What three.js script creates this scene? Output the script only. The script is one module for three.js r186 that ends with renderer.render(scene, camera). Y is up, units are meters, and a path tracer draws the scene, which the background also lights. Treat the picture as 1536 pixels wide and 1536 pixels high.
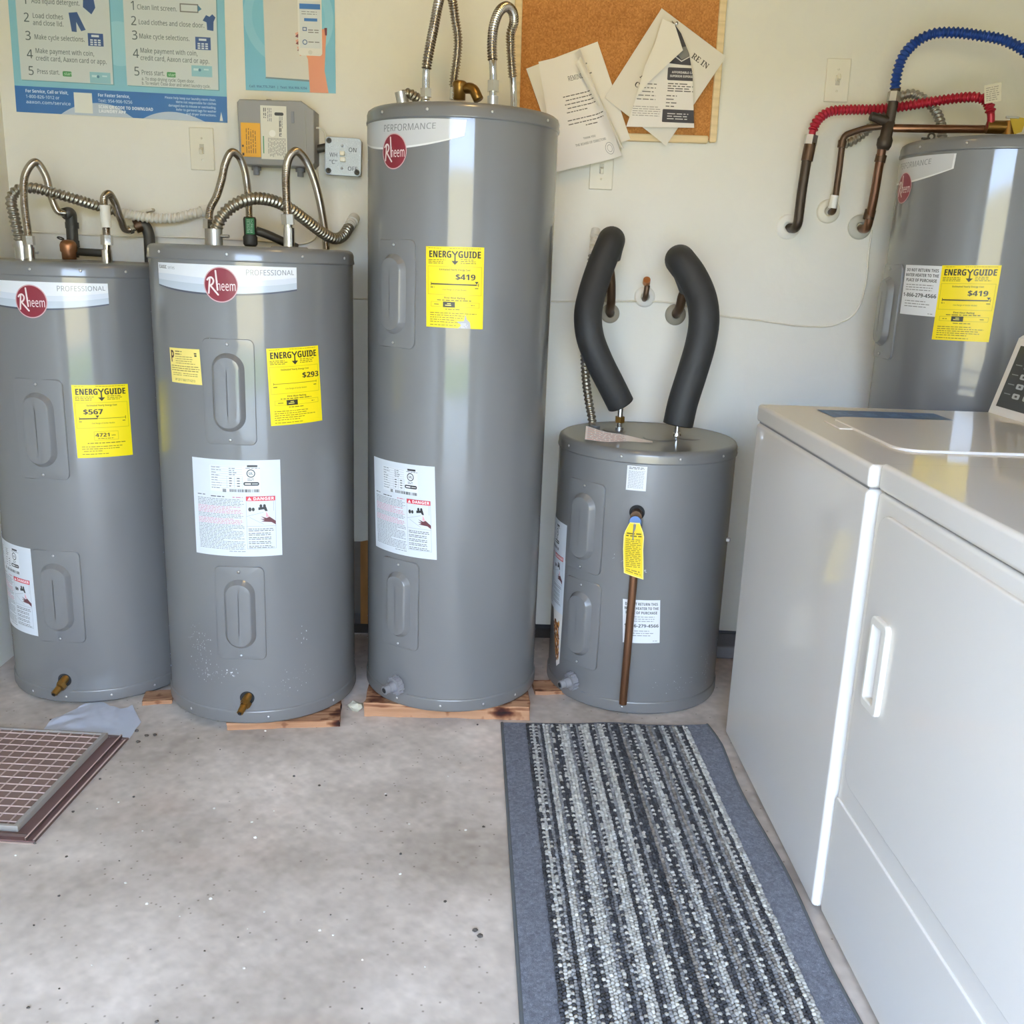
import * as THREE from 'three';
import { mergeGeometries, toCreasedNormals } from 'three/addons/utils/BufferGeometryUtils.js';
import { RoundedBoxGeometry } from 'three/addons/geometries/RoundedBoxGeometry.js';

// ---------------------------------------------------------------- camera, sky, sun, exposure
const renderer = new THREE.WebGLRenderer({ antialias: true });
renderer.toneMapping = THREE.LinearToneMapping;
renderer.toneMappingExposure = 0.425;
renderer.shadowMap.enabled = true;
const scene = new THREE.Scene();
const RAD = Math.PI / 180, LAMP = 2.4;                              // lamp power in candela
const camera = new THREE.PerspectiveCamera(2 * Math.atan(768 / 1450) / RAD, 1, 0.05, 100);
{
  const pitch = 14.6 * RAD, yaw = 1.8 * RAD, roll = 2.2 * RAD;
  camera.position.set(0, 1.255, 0);
  camera.lookAt(Math.sin(yaw) * Math.cos(pitch), 1.255 - Math.sin(pitch), -Math.cos(yaw) * Math.cos(pitch));
  camera.rotateZ(roll);
}
scene.background = new THREE.Color().setRGB(0.57, 0.77, 1.12);      // clear daylight sky
scene.backgroundIntensity = 58;
const sun = new THREE.DirectionalLight(new THREE.Color().setRGB(1, 0.92, 0.68), 36);
sun.position.set(-5, 9.5, -11); sun.target.position.set(0, 0, 4);
sun.castShadow = true; sun.shadow.mapSize.set(2048, 2048);
Object.assign(sun.shadow.camera, { left: -14, right: 14, top: 14, bottom: -14, near: 0.5, far: 40 });
scene.add(sun, sun.target);

// ---------------------------------------------------------------- helpers
let seedNow = 7;
const rnd = () => { seedNow = (seedNow * 1664525 + 1013904223) >>> 0; return seedNow / 4294967296; };
const rr = (a, b) => a + (b - a) * rnd();
const hash = (x, y) => { let n = Math.imul(x, 374761393) + Math.imul(y, 668265263); n = Math.imul(n ^ (n >>> 13), 1274126177); return ((n ^ (n >>> 16)) >>> 0) / 4294967296; };
const vnoise = (x, y, w) => {                                         // value noise, tiling with period w
  const xi = Math.floor(x), yi = Math.floor(y), fx = x - xi, fy = y - yi, m = (a) => ((a % w) + w) % w;
  const u = fx * fx * (3 - 2 * fx), v = fy * fy * (3 - 2 * fy);
  const a = hash(m(xi), m(yi)), b = hash(m(xi + 1), m(yi)), c = hash(m(xi), m(yi + 1)), d = hash(m(xi + 1), m(yi + 1));
  return (a + (b - a) * u) * (1 - v) + (c + (d - c) * u) * v;
};
const fbm = (x, y, w, oct = 4) => { let s = 0, a = 0.5, t = 0; for (let i = 0; i < oct; i++) { s += a * vnoise(x, y, w); t += a; x *= 2; y *= 2; w *= 2; a *= 0.5; } return s / t; };
function dataTex(n, fn, srgb, rep = 1) {
  const d = new Uint8Array(n * n * 4);
  for (let y = 0; y < n; y++) for (let x = 0; x < n; x++) {
    const c = fn(x / n, y / n), i = (y * n + x) * 4;
    for (let k = 0; k < 3; k++) d[i + k] = Math.max(0, Math.min(255, Math.round(c[k])));
    d[i + 3] = 255;
  }
  const t = new THREE.DataTexture(d, n, n); t.wrapS = t.wrapT = THREE.RepeatWrapping; t.magFilter = THREE.LinearFilter; t.minFilter = THREE.LinearMipmapLinearFilter; t.generateMipmaps = true;
  if (srgb) t.colorSpace = THREE.SRGBColorSpace;
  t.repeat.set(rep, rep); t.needsUpdate = true; return t;
}
function canvasTex(w, h, draw) {
  const c = document.createElement('canvas'); c.width = w; c.height = h;
  const g = c.getContext('2d'); draw(g, w, h);
  const t = new THREE.CanvasTexture(c); t.colorSpace = THREE.SRGBColorSpace; t.anisotropy = 8; return t;
}
const std = (color, roughness = 0.6, metalness = 0, more = {}) => new THREE.MeshPhysicalMaterial({ color, roughness, metalness, ...more });
const V = (a) => new THREE.Vector3(a[0], a[1], a[2]);
const taken = {};
const numbered = (n) => { const k = taken[n] = (taken[n] ?? -1) + 1; return k ? n + '_' + String(k).padStart(3, '0') : n; };
function plain(g) { g = g.index ? g.toNonIndexed() : g; for (const k of Object.keys(g.attributes)) if (!['position', 'normal', 'uv'].includes(k)) g.deleteAttribute(k); if (!g.attributes.normal) g.computeVertexNormals(); if (!g.attributes.uv) g.setAttribute('uv', new THREE.BufferAttribute(new Float32Array(g.attributes.position.count * 2), 2)); return g; }
function obj(name, geos, mat, parent = scene) {
  const list = Array.isArray(geos) ? geos : [geos];
  const g = list.length === 1 ? list[0] : mergeGeometries(list.map(plain));
  const m = new THREE.Mesh(g, mat); m.castShadow = m.receiveShadow = true;
  m.name = parent === scene ? numbered(name) : name; parent.add(m); return m;
}
function tag(o, label, category, group) { Object.assign(o.userData, { label, category }); if (group) o.userData.group = group; return o; }
function thing(name, label, category, pos = [0, 0, 0], group) { const o = new THREE.Group(); o.name = numbered(name); o.position.set(...pos); scene.add(o); return tag(o, label, category, group); }
function struct(name, geos, mat, label) { const m = obj(name, geos, mat); m.userData.kind = 'structure'; if (label) m.userData.label = label; return m; }
const box = (x0, x1, y0, y1, z0, z1) => new THREE.BoxGeometry(x1 - x0, y1 - y0, z1 - z0).translate((x0 + x1) / 2, (y0 + y1) / 2, (z0 + z1) / 2);
const rbox = (x0, x1, y0, y1, z0, z1, r = 0.004, s = 3) => new RoundedBoxGeometry(x1 - x0, y1 - y0, z1 - z0, s, r).translate((x0 + x1) / 2, (y0 + y1) / 2, (z0 + z1) / 2);
const lathe = (prof, seg = 48) => new THREE.LatheGeometry(prof.map((p) => new THREE.Vector2(p[0], p[1])), seg);
function orient(g, pos, dir) { const q = new THREE.Quaternion().setFromUnitVectors(new THREE.Vector3(0, 1, 0), V(dir).normalize()); return g.applyQuaternion(q).translate(...pos); }
const mapXY = (g, k = 1) => { const p = g.attributes.position, u = g.attributes.uv; for (let i = 0; i < p.count; i++) u.setXY(i, p.getX(i) * k, p.getY(i) * k); return g; };
function worldUV(g) {                                                // uv in metres by the dominant axis of the face
  g = plain(g); const p = g.attributes.position, n = g.attributes.normal, u = g.attributes.uv;
  for (let i = 0; i < p.count; i++) {
    const ax = Math.abs(n.getX(i)), ay = Math.abs(n.getY(i)), az = Math.abs(n.getZ(i));
    if (ay >= ax && ay >= az) u.setXY(i, p.getX(i), p.getZ(i)); else if (ax >= az) u.setXY(i, p.getZ(i), p.getY(i)); else u.setXY(i, p.getX(i), p.getY(i));
  }
  return g;
}
// --- paths and swept tubes
function curve(ctrl, n = 400) { const c = new THREE.CatmullRomCurve3(ctrl.map(V), false, 'centripetal'); c.arcLengthDivisions = 2000; return c.getSpacedPoints(n); }
function bent(ctrl, rad = 0.03, n = 8) {                              // straight runs joined by rounded bends
  const p = ctrl.map(V), out = [p[0]];
  for (let i = 1; i < p.length - 1; i++) {
    const a = p[i - 1].clone().sub(p[i]), b = p[i + 1].clone().sub(p[i]);
    const d = Math.min(rad, a.length() * 0.49, b.length() * 0.49);
    const A = p[i].clone().addScaledVector(a.normalize(), d), B = p[i].clone().addScaledVector(b.normalize(), d);
    for (let k = 0; k <= n; k++) { const t = k / n; out.push(A.clone().multiplyScalar((1 - t) ** 2).addScaledVector(p[i], 2 * t * (1 - t)).addScaledVector(B, t * t)); }
  }
  out.push(p[p.length - 1]); return out;
}
function sub(path, a, b) { const n = path.length - 1; return path.slice(Math.round(a * n), Math.round(b * n) + 1); }
function dirAt(path, t) { const n = path.length - 1, i = Math.min(n - 1, Math.max(0, Math.round(t * n))); return path[i + 1].clone().sub(path[i]).normalize().toArray(); }
const ptAt = (path, t) => path[Math.round(t * (path.length - 1))].toArray();
function sweep(path, radius, { pitch = 0, amp = 0, rad = 16, helix = 0, caps = true, per = 6 } = {}) {
  let pts = path;
  if (pitch) {                                                        // resample finely enough for the ribs
    const len = path.reduce((s, p, i) => s + (i ? p.distanceTo(path[i - 1]) : 0), 0);
    const c = new THREE.CatmullRomCurve3(path.filter((_, i) => i % 4 === 0 || i === path.length - 1)); c.arcLengthDivisions = 6000; pts = c.getSpacedPoints(Math.round(len / pitch * per));
  }
  const n = pts.length, pos = [], uv = [], idx = [];
  let T = pts[1].clone().sub(pts[0]).normalize(), N = new THREE.Vector3(0.31, 0.2, 1).cross(T).normalize(), s = 0;
  for (let i = 0; i < n; i++) {
    const t2 = pts[Math.min(n - 1, i + 1)].clone().sub(pts[Math.max(0, i - 1)]).normalize();
    N.applyQuaternion(new THREE.Quaternion().setFromUnitVectors(T, t2)); N.addScaledVector(t2, -N.dot(t2)).normalize(); T = t2;
    const B = T.clone().cross(N); if (i) s += pts[i].distanceTo(pts[i - 1]);
    const R0 = typeof radius === 'function' ? radius(i / (n - 1)) : radius;
    for (let j = 0; j <= rad; j++) {
      const a = j / rad * Math.PI * 2, w = pitch ? Math.sin((s / pitch) * Math.PI * 2 + helix * a) : 0;
      const r = R0 + amp * w, c = Math.cos(a) * r, q = Math.sin(a) * r;
      pos.push(pts[i].x + N.x * c + B.x * q, pts[i].y + N.y * c + B.y * q, pts[i].z + N.z * c + B.z * q); uv.push(j / rad * 2 * Math.PI * R0, s);
    }
  }
  const w = rad + 1;
  for (let i = 0; i < n - 1; i++) for (let j = 0; j < rad; j++) { const a = i * w + j; idx.push(a, a + 1, a + w, a + 1, a + w + 1, a + w); }
  if (caps) for (const [i, flip] of [[0, 0], [n - 1, 1]]) {
    const c = pos.length / 3; pos.push(pts[i].x, pts[i].y, pts[i].z); uv.push(0, 0);
    for (let j = 0; j < rad; j++) { const a = i * w + j, b = a + 1; flip ? idx.push(c, a, b) : idx.push(c, b, a); }
  }
  const g = new THREE.BufferGeometry(); g.setAttribute('position', new THREE.Float32BufferAttribute(pos, 3)); g.setAttribute('uv', new THREE.Float32BufferAttribute(uv, 2)); g.setIndex(idx);
  // outward faces
  g.computeVertexNormals();
  const i0 = Math.floor(n / 2) * w, nn = new THREE.Vector3().fromBufferAttribute(g.attributes.normal, i0), out = new THREE.Vector3().fromBufferAttribute(g.attributes.position, i0).sub(pts[Math.floor(n / 2)]);
  if (nn.dot(out) < 0) { const ix = g.index.array; for (let k = 0; k < ix.length; k += 3) { const t = ix[k]; ix[k] = ix[k + 1]; ix[k + 1] = t; } g.computeVertexNormals(); }
  return g;
}
const hexNut = (r, h) => toCreasedNormals(new THREE.CylinderGeometry(r, r, h, 6, 1), 0.4);
const cyl = (r0, r1, h, seg = 28) => new THREE.CylinderGeometry(r1, r0, h, seg, 1);
// --- surfaces wrapped on a cylinder of radius r about the local y axis; s is metres along the surface, 0 faces the room
function wrap(g, r) {                                                 // (s, y, lift) -> cylinder
  const p = g.attributes.position;
  for (let i = 0; i < p.count; i++) { const s = p.getX(i), y = p.getY(i), h = p.getZ(i), a = s / r; p.setXYZ(i, Math.sin(a) * (r + h), y, Math.cos(a) * (r + h)); }
  g.computeVertexNormals(); return g;
}
function quadPatch(TL, TR, BR, BL, nx = 24, ny = 8, lift = 0.0008, bulge = 0) {
  const g = new THREE.PlaneGeometry(1, 1, nx, ny), p = g.attributes.position, u = g.attributes.uv;
  for (let i = 0; i < p.count; i++) {
    const a = u.getX(i), b = u.getY(i), f = (k) => (BL[k] * (1 - a) + BR[k] * a) * (1 - b) + (TL[k] * (1 - a) + TR[k] * a) * b;
    p.setXYZ(i, f(0), f(1) - bulge * (1 - b) * (1 - (2 * a - 1) ** 2), lift);
  }
  return g;
}
function discPatch(s, y, R, lift = 0.0012, n = 48, rings = 6) {
  const g = new THREE.CircleGeometry(R, n); const pos = [], uv = [], idx = [];
  for (let k = 0; k <= rings; k++) for (let j = 0; j <= n; j++) { const a = j / n * Math.PI * 2, q = k / rings; pos.push(s + Math.cos(a) * R * q, y + Math.sin(a) * R * q, lift); uv.push(0.5 + Math.cos(a) * q / 2, 0.5 + Math.sin(a) * q / 2); }
  for (let k = 0; k < rings; k++) for (let j = 0; j < n; j++) { const a = k * (n + 1) + j, b = a + n + 1; idx.push(a, b, a + 1, a + 1, b, b + 1); }
  const o = new THREE.BufferGeometry(); o.setAttribute('position', new THREE.Float32BufferAttribute(pos, 3)); o.setAttribute('uv', new THREE.Float32BufferAttribute(uv, 2)); o.setIndex(idx); return o;
}
function outline(kind, w, h, r, m) {                                  // m points of a rounded rectangle
  const pts = [], seg = m / 4;
  for (let q = 0; q < 4; q++) for (let k = 0; k < seg; k++) {
    const a = (q + k / (seg - 1)) * Math.PI / 2, sx = q === 0 || q === 3 ? 1 : -1, sy = q < 2 ? 1 : -1;
    pts.push([sx * (w / 2 - r) + Math.cos(a) * r, sy * (h / 2 - r) + Math.sin(a) * r]);
  }
  return pts;
}
function accessPanel(s, y, w, h, r, bw, bh) {                         // plate with a raised rounded boss, as rings
  const m = 64, ring = [];
  const add = (W, Hh, R, z) => ring.push(outline('', W, Hh, Math.max(R, 0.0006), m).map((p) => [p[0] + s, p[1] + y, z]));
  add(w, h, 0.016, -0.001); add(w, h, 0.016, 0.0035); add(w - 0.003, h - 0.003, 0.0145, 0.0052); add(w - 0.008, h - 0.008, 0.012, 0.0055);
  const W0 = w - 0.008, H0 = h - 0.008;
  for (let k = 1; k <= 3; k++) { const t = k / 3; add(W0 + (bw - W0) * t, H0 + (bh - H0) * t, 0.012 + (bw / 2 - 0.012) * t, 0.0055); }
  for (const [d, z] of [[0.002, 0.0065], [0.018, 0.0185], [0.021, 0.0198], [0.025, 0.0201]]) add(bw - d, bh - d, (bw - d) / 2, z);
  for (let k = 1; k <= 3; k++) { const d = 0.025 + (bw - 0.025) * k / 3; add(bw - d + 0.0014, bh - d, Math.max((bw - d) / 2, 0.0007), 0.0201); }
  const pos = [], idx = [], R = ring.length;
  for (const g of ring) for (const p of g) pos.push(...p);
  for (let k = 0; k < R - 1; k++) for (let j = 0; j < m; j++) { const a = k * m + j, b = k * m + (j + 1) % m; idx.push(a, b, a + m, b, b + m, a + m); }
  const g = new THREE.BufferGeometry(); g.setAttribute('position', new THREE.Float32BufferAttribute(pos, 3)); g.setIndex(idx);
  wrap(g, r); return toCreasedNormals(g, 0.55);
}

// ---------------------------------------------------------------- materials
const concreteTex = dataTex(1024, (u, v) => {
  const a = fbm(u * 6, v * 6, 6, 5), b = fbm(u * 14 + 3, v * 14, 14, 4), c = fbm(u * 90, v * 90, 90, 2), e = fbm(u * 5 + 1.7, v * 5 + 9, 5, 4), f = fbm(u * 3 + 5, v * 3 + 2, 3, 5);
  let k = 182 + (a - 0.5) * 58 + (b - 0.5) * 36 + (c - 0.5) * 26;
  const rust = Math.max(0, e - 0.5) * 70, pale = Math.max(0, f - 0.55) * 120, pit = hash(Math.floor(u * 512), Math.floor(v * 512)) > 0.9975 ? -50 : 0;
  k += pale + pit; return [k + 7 + rust * 0.3, k - 5 - rust * 0.18, k - 17 - rust * 0.34];
}, true, 0.55);
const concreteBump = dataTex(512, (u, v) => { const k = 120 + (fbm(u * 40, v * 40, 40, 4) - 0.5) * 160; return [k, k, k]; }, false, 0.8);
const paintBump = dataTex(512, (u, v) => { const k = 128 + (fbm(u * 20, v * 20, 20, 5) - 0.5) * 120; return [k, k, k]; }, false, 1.6);
const wallTex = dataTex(512, (u, v) => { const k = (fbm(u * 4, v * 4, 4, 5) - 0.5) * 14; return [236 + k, 233 + k, 222 + k * 1.1]; }, true, 0.5);
const M = {
  floor: std(0xffffff, 0.72, 0, { map: concreteTex, bumpMap: concreteBump, bumpScale: 0.0025 }),
  wall: std(0xffffff, 0.55, 0, { map: wallTex, bumpMap: paintBump, bumpScale: 0.002 }),
  ceiling: std(0x84683e, 0.9),
  block: std(0x6d6a66, 0.95, 0, { bumpMap: concreteBump, bumpScale: 0.006 }),
  tank: std(new THREE.Color().setRGB(0.142, 0.142, 0.142), 0.42, 0, { clearcoat: 0.85, clearcoatRoughness: 0.07 }),
  panel: std(new THREE.Color().setRGB(0.148, 0.148, 0.149), 0.4, 0, { clearcoat: 0.8, clearcoatRoughness: 0.1 }),
  capGrey: std(new THREE.Color().setRGB(0.138, 0.137, 0.136), 0.4, 0, { clearcoat: 0.7, clearcoatRoughness: 0.12 }),
  dark: std(0x17181a, 0.8),  // near-black colour for the flat discs that depict shaded holes
  zinc: std(0xcfd0d2, 0.28, 1),
  steel: std(0xb9b0a4, 0.2, 1),
  conduit: std(0xaaa59a, 0.38, 1),
  paintedConduit: std(0xe4e1d8, 0.6),
  galv: std(0x55534f, 0.55, 0.7),
  chrome: std(0xdcdcdc, 0.12, 1),
  copper: std(0x85604a, 0.36, 0.9),
  oldCopper: std(0x5b4636, 0.45, 0.75),
  brass: std(0x8c6a38, 0.35, 0.9),
  plasticGrey: std(0x7d7c80, 0.5),
  white: std(0xf0eee8, 0.45),
  ivory: std(0xe9e4d4, 0.4),
  foam: std(0x2b2b2c, 0.62, 0, { sheen: 0.3, bumpMap: concreteBump, bumpScale: 0.004 }),
  red: std(0xa3182c, 0.35, 0.25), blue: std(0x1c3f86, 0.38, 0.25),
  enamel: std(0xf3f0ec, 0.3, 0, { clearcoat: 1, clearcoatRoughness: 0.06 }),
  black: std(0x1b1c1f, 0.4),
  tagYellow: std(0xe9c820, 0.6),
};
const printed = (tex, rough = 0.45, more = {}) => std(0xffffff, rough, 0, { map: tex, side: THREE.DoubleSide, ...more });

// ---------------------------------------------------------------- the room
const WZ = -3.09, LX = -1.452, RX = 1.76, FZ = 0.85, CH = 2.5;
struct('floor', worldUV(box(LX - 0.15, RX + 0.15, -0.1, 0, WZ - 0.25, FZ + 0.15)), M.floor);
{
  const s = new THREE.Shape([[LX - 0.12, 0.052], [-0.52, 0.052], [-0.515, 0.33], [-0.40, 0.333], [-0.35, 0.345], [-0.24, 0.332], [-0.22, 0.056], [0.5, 0.058], [RX + 0.12, 0.036], [RX + 0.12, CH + 0.1], [LX - 0.12, CH + 0.1]].map((p) => new THREE.Vector2(...p)));
  const w = struct('wall_back', worldUV(new THREE.ExtrudeGeometry(s, { depth: 0.018, bevelEnabled: false }).translate(0, 0, WZ - 0.018)), M.wall);
  obj('cavity_backing', worldUV(box(LX - 0.12, RX + 0.12, 0, CH, WZ - 0.22, WZ - 0.12)), M.block, w);
  obj('sill_plate', worldUV(box(LX, RX, 0, 0.034, WZ - 0.12, WZ - 0.02)), std(0x3e3a37, 0.9), w);
  const woodT = dataTex(256, (u, v) => { const k = fbm(u * 24, v * 3, 24, 4); return [150 + k * 60, 104 + k * 48, 56 + k * 34]; }, true, 2);
  obj('stud', worldUV(box(-0.405, -0.367, 0.034, 0.6, WZ - 0.11, WZ - 0.02)), std(0xffffff, 0.8, 0, { map: woodT }), w);
}
struct('wall_left', worldUV(box(LX - 0.12, LX, 0, CH, WZ, FZ)), M.wall);
struct('wall_right', worldUV(box(RX, RX + 0.12, 0, CH, WZ, FZ)), M.wall);
struct('wall_front', [box(LX - 0.12, -0.95, 0, CH, FZ, FZ + 0.14), box(0.85, RX + 0.12, 0, CH, FZ, FZ + 0.14), box(-0.95, 0.85, 2.06, CH, FZ, FZ + 0.14)].map(worldUV), M.wall);
struct('ceiling', box(LX - 0.12, RX + 0.12, CH, CH + 0.15, WZ - 0.2, FZ + 0.14), M.ceiling);
// warm ceiling lamp above the heaters
{
  const t = thing('ceiling_lamp', 'round flush ceiling lamp with a warm opal shade', 'lamp', [0.05, CH, -1.95]);
  obj('base', cyl(0.15, 0.15, 0.02, 40).translate(0, -0.01, 0), M.white, t);
  obj('opal_shade', lathe([[0.14, -0.02], [0.138, -0.045], [0.11, -0.075], [0.06, -0.09], [0, -0.094]], 40), std(0xf5e6c4, 0.6, 0, { emissive: new THREE.Color().setRGB(1, 0.68, 0.27), emissiveIntensity: 3 }), t);
  const l = new THREE.PointLight(new THREE.Color().setRGB(1, 0.68, 0.27), LAMP); l.position.set(0, -0.13, 0); l.castShadow = true; l.shadow.radius = 5; t.add(l);
}
// outside the open doorway: what lights the room and what the glossy tanks mirror
struct('ground_outside', box(-9, 9, -0.12, -0.02, FZ + 0.14, 14), std(0x9d9a92, 0.9));
struct('lawn_outside', box(-9, 9, -0.02, 0.03, 4.2, 7.2), std(0x6f7f35, 0.95));
struct('wall_outside', [box(-9, 9, -0.02, 2.5, 9, 9.3)], std(0xd9bf8a, 0.9), 'sunlit cream house wall across the lawn');

// ---------------------------------------------------------------- printed labels
const lines = (g, x, y, w, n, dy, col, h = 2, jit = 0.25) => { g.fillStyle = col; for (let i = 0; i < n; i++) { let cx = x; const end = x + w * (1 - jit * rnd()); while (cx < end) { const ww = Math.min(end - cx, rr(4, 16) * (h / 2)); g.fillRect(cx, y + i * dy, ww, h); cx += ww + 2.5 * (h / 2); } } };
const text = (g, t, x, y, size, col, { bold = 0, align = 'left', width, font = 'sans-serif', angle = 0 } = {}) => {
  g.save(); g.translate(x, y); g.rotate(angle); g.font = (bold ? 'bold ' : '') + size + 'px ' + font; g.fillStyle = col; g.textAlign = align; g.textBaseline = 'alphabetic';
  if (width) { const k = width / g.measureText(t).width; g.scale(k, 1); }
  g.fillText(t, 0, 0); g.restore();
};
function energyLabel(price, pos, mark, extra, torn) {
  return canvasTex(560, 780, (g, w, h) => {
    g.fillStyle = '#f2d800'; g.fillRect(0, 0, w, h);
    const k = '#1d1a08', soft = '#4c460f';
    lines(g, 24, 14, 130, 1, 8, soft, 4); lines(g, 230, 14, 300, 1, 8, soft, 4, 0);
    for (const d of [-1.5, 1.5]) { text(g, 'ENERG', 28 + d, 104, 90, k, { bold: 1, width: 222 }); text(g, 'GUIDE', 310 + d, 104, 90, k, { bold: 1, width: 222 }); }
    g.strokeStyle = k; g.lineWidth = 13; g.beginPath(); g.moveTo(254, 42); g.lineTo(282, 78); g.lineTo(306, 42); g.moveTo(282, 78); g.lineTo(282, 150); g.stroke();
    g.fillStyle = k; g.beginPath(); g.moveTo(248, 134); g.lineTo(316, 134); g.lineTo(282, 172); g.fill();
    lines(g, 24, 124, 190, 3, 16, soft, 6); lines(g, 336, 118, 160, 3, 17, soft, 6);
    g.strokeStyle = '#a99a10'; g.lineWidth = 3; g.strokeRect(20, 188, 518, 270);
    text(g, 'Estimated Yearly Energy Cost', 280, 226, 24, soft, { bold: 1, align: 'center', width: 300 });
    for (const d of [-1, 1]) text(g, price, pos + d, 312, 76, k, { bold: 1, width: 196 });
    g.fillStyle = k;
    if (mark) { const [a, b] = mark; g.fillRect(50, 352, a - 50, 12); g.fillRect(50, 356, 460, 4); g.fillRect(48, 340, 5, 34); g.fillRect(508, 340, 5, 34); g.beginPath(); g.moveTo(a - 18, 326); g.lineTo(a + 18, 326); g.lineTo(a, 352); g.fill(); }
    else { g.fillRect(50, 356, 460, 4); g.fillRect(48, 346, 4, 22); g.fillRect(508, 346, 4, 22); }
    lines(g, 44, 386, 44, 1, 8, soft, 8); lines(g, 476, 386, 40, 1, 8, soft, 8); text(g, 'Cost Range of Similar Models', 280, 416, 20, soft, { align: 'center', width: 230 });
    if (extra) {
      g.strokeRect(180, 500, 240, 92); text(g, extra, 192, 556, 54, k, { bold: 1, width: 150 }); text(g, 'kWh', 352, 552, 22, k); lines(g, 216, 572, 160, 1, 8, soft, 6, 0);
      lines(g, 110, 620, 380, 1, 8, k, 7, 0); lines(g, 50, 658, 440, 2, 24, soft, 6); lines(g, 66, 706, 230, 1, 8, soft, 6); lines(g, 50, 738, 300, 1, 8, soft, 6);
    } else {
      text(g, 'First Hour Rating', 280, 496, 25, k, { bold: 1, align: 'center' }); lines(g, 110, 508, 330, 1, 8, soft, 8, 0);
      g.strokeRect(50, 530, 470, 46); g.fillStyle = '#2a2613'; const bx = pos > 300 && mark ? 282 : 168; g.fillRect(bx, 526, 116, 54); g.fillStyle = '#e8dc70'; g.fillRect(bx + 40, 540, 36, 8); g.fillRect(bx + 20, 556, 60, 9);
      lines(g, 80, 550, 60, 1, 8, soft, 7); lines(g, 440, 550, 40, 1, 8, soft, 7); lines(g, 190, 596, 180, 1, 8, soft, 7);
      lines(g, 40, 634, 470, 5, 22, soft, 6, 0.5); lines(g, 40, 752, 320, 1, 8, soft, 6);
    }
    if (torn) { g.fillStyle = '#a9a9ae'; g.beginPath(); g.moveTo(388, 640); g.lineTo(400, 690); g.lineTo(432, 720); g.lineTo(440, h); g.lineTo(316, h); g.lineTo(350, 748); g.lineTo(300, 716); g.lineTo(372, 706); g.fill(); lines(g, 340, 730, 80, 4, 13, '#d8d8dc', 7, 0.3); }
  });
}
const logoTex = canvasTex(512, 512, (g) => {
  g.fillStyle = '#c9a3a6'; g.fillRect(0, 0, 512, 512); g.fillStyle = '#7c1a2c'; g.beginPath(); g.arc(256, 256, 240, 0, 7); g.fill();
  const c = '#eadfdd'; g.strokeStyle = c; g.lineWidth = 26; g.lineCap = 'round'; g.lineJoin = 'round';
  g.beginPath(); g.moveTo(56, 190); g.quadraticCurveTo(88, 146, 124, 156); g.quadraticCurveTo(166, 186, 144, 232); g.quadraticCurveTo(122, 268, 88, 270); g.stroke();
  g.beginPath(); g.moveTo(96, 168); g.lineTo(72, 380); g.stroke();
  g.beginPath(); g.moveTo(104, 274); g.lineTo(214, 400); g.stroke();
  g.beginPath(); g.moveTo(186, 58); g.lineTo(208, 330); g.stroke();
  text(g, 'heem', 194, 338, 186, c, { bold: 0, width: 286 });
});
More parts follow.
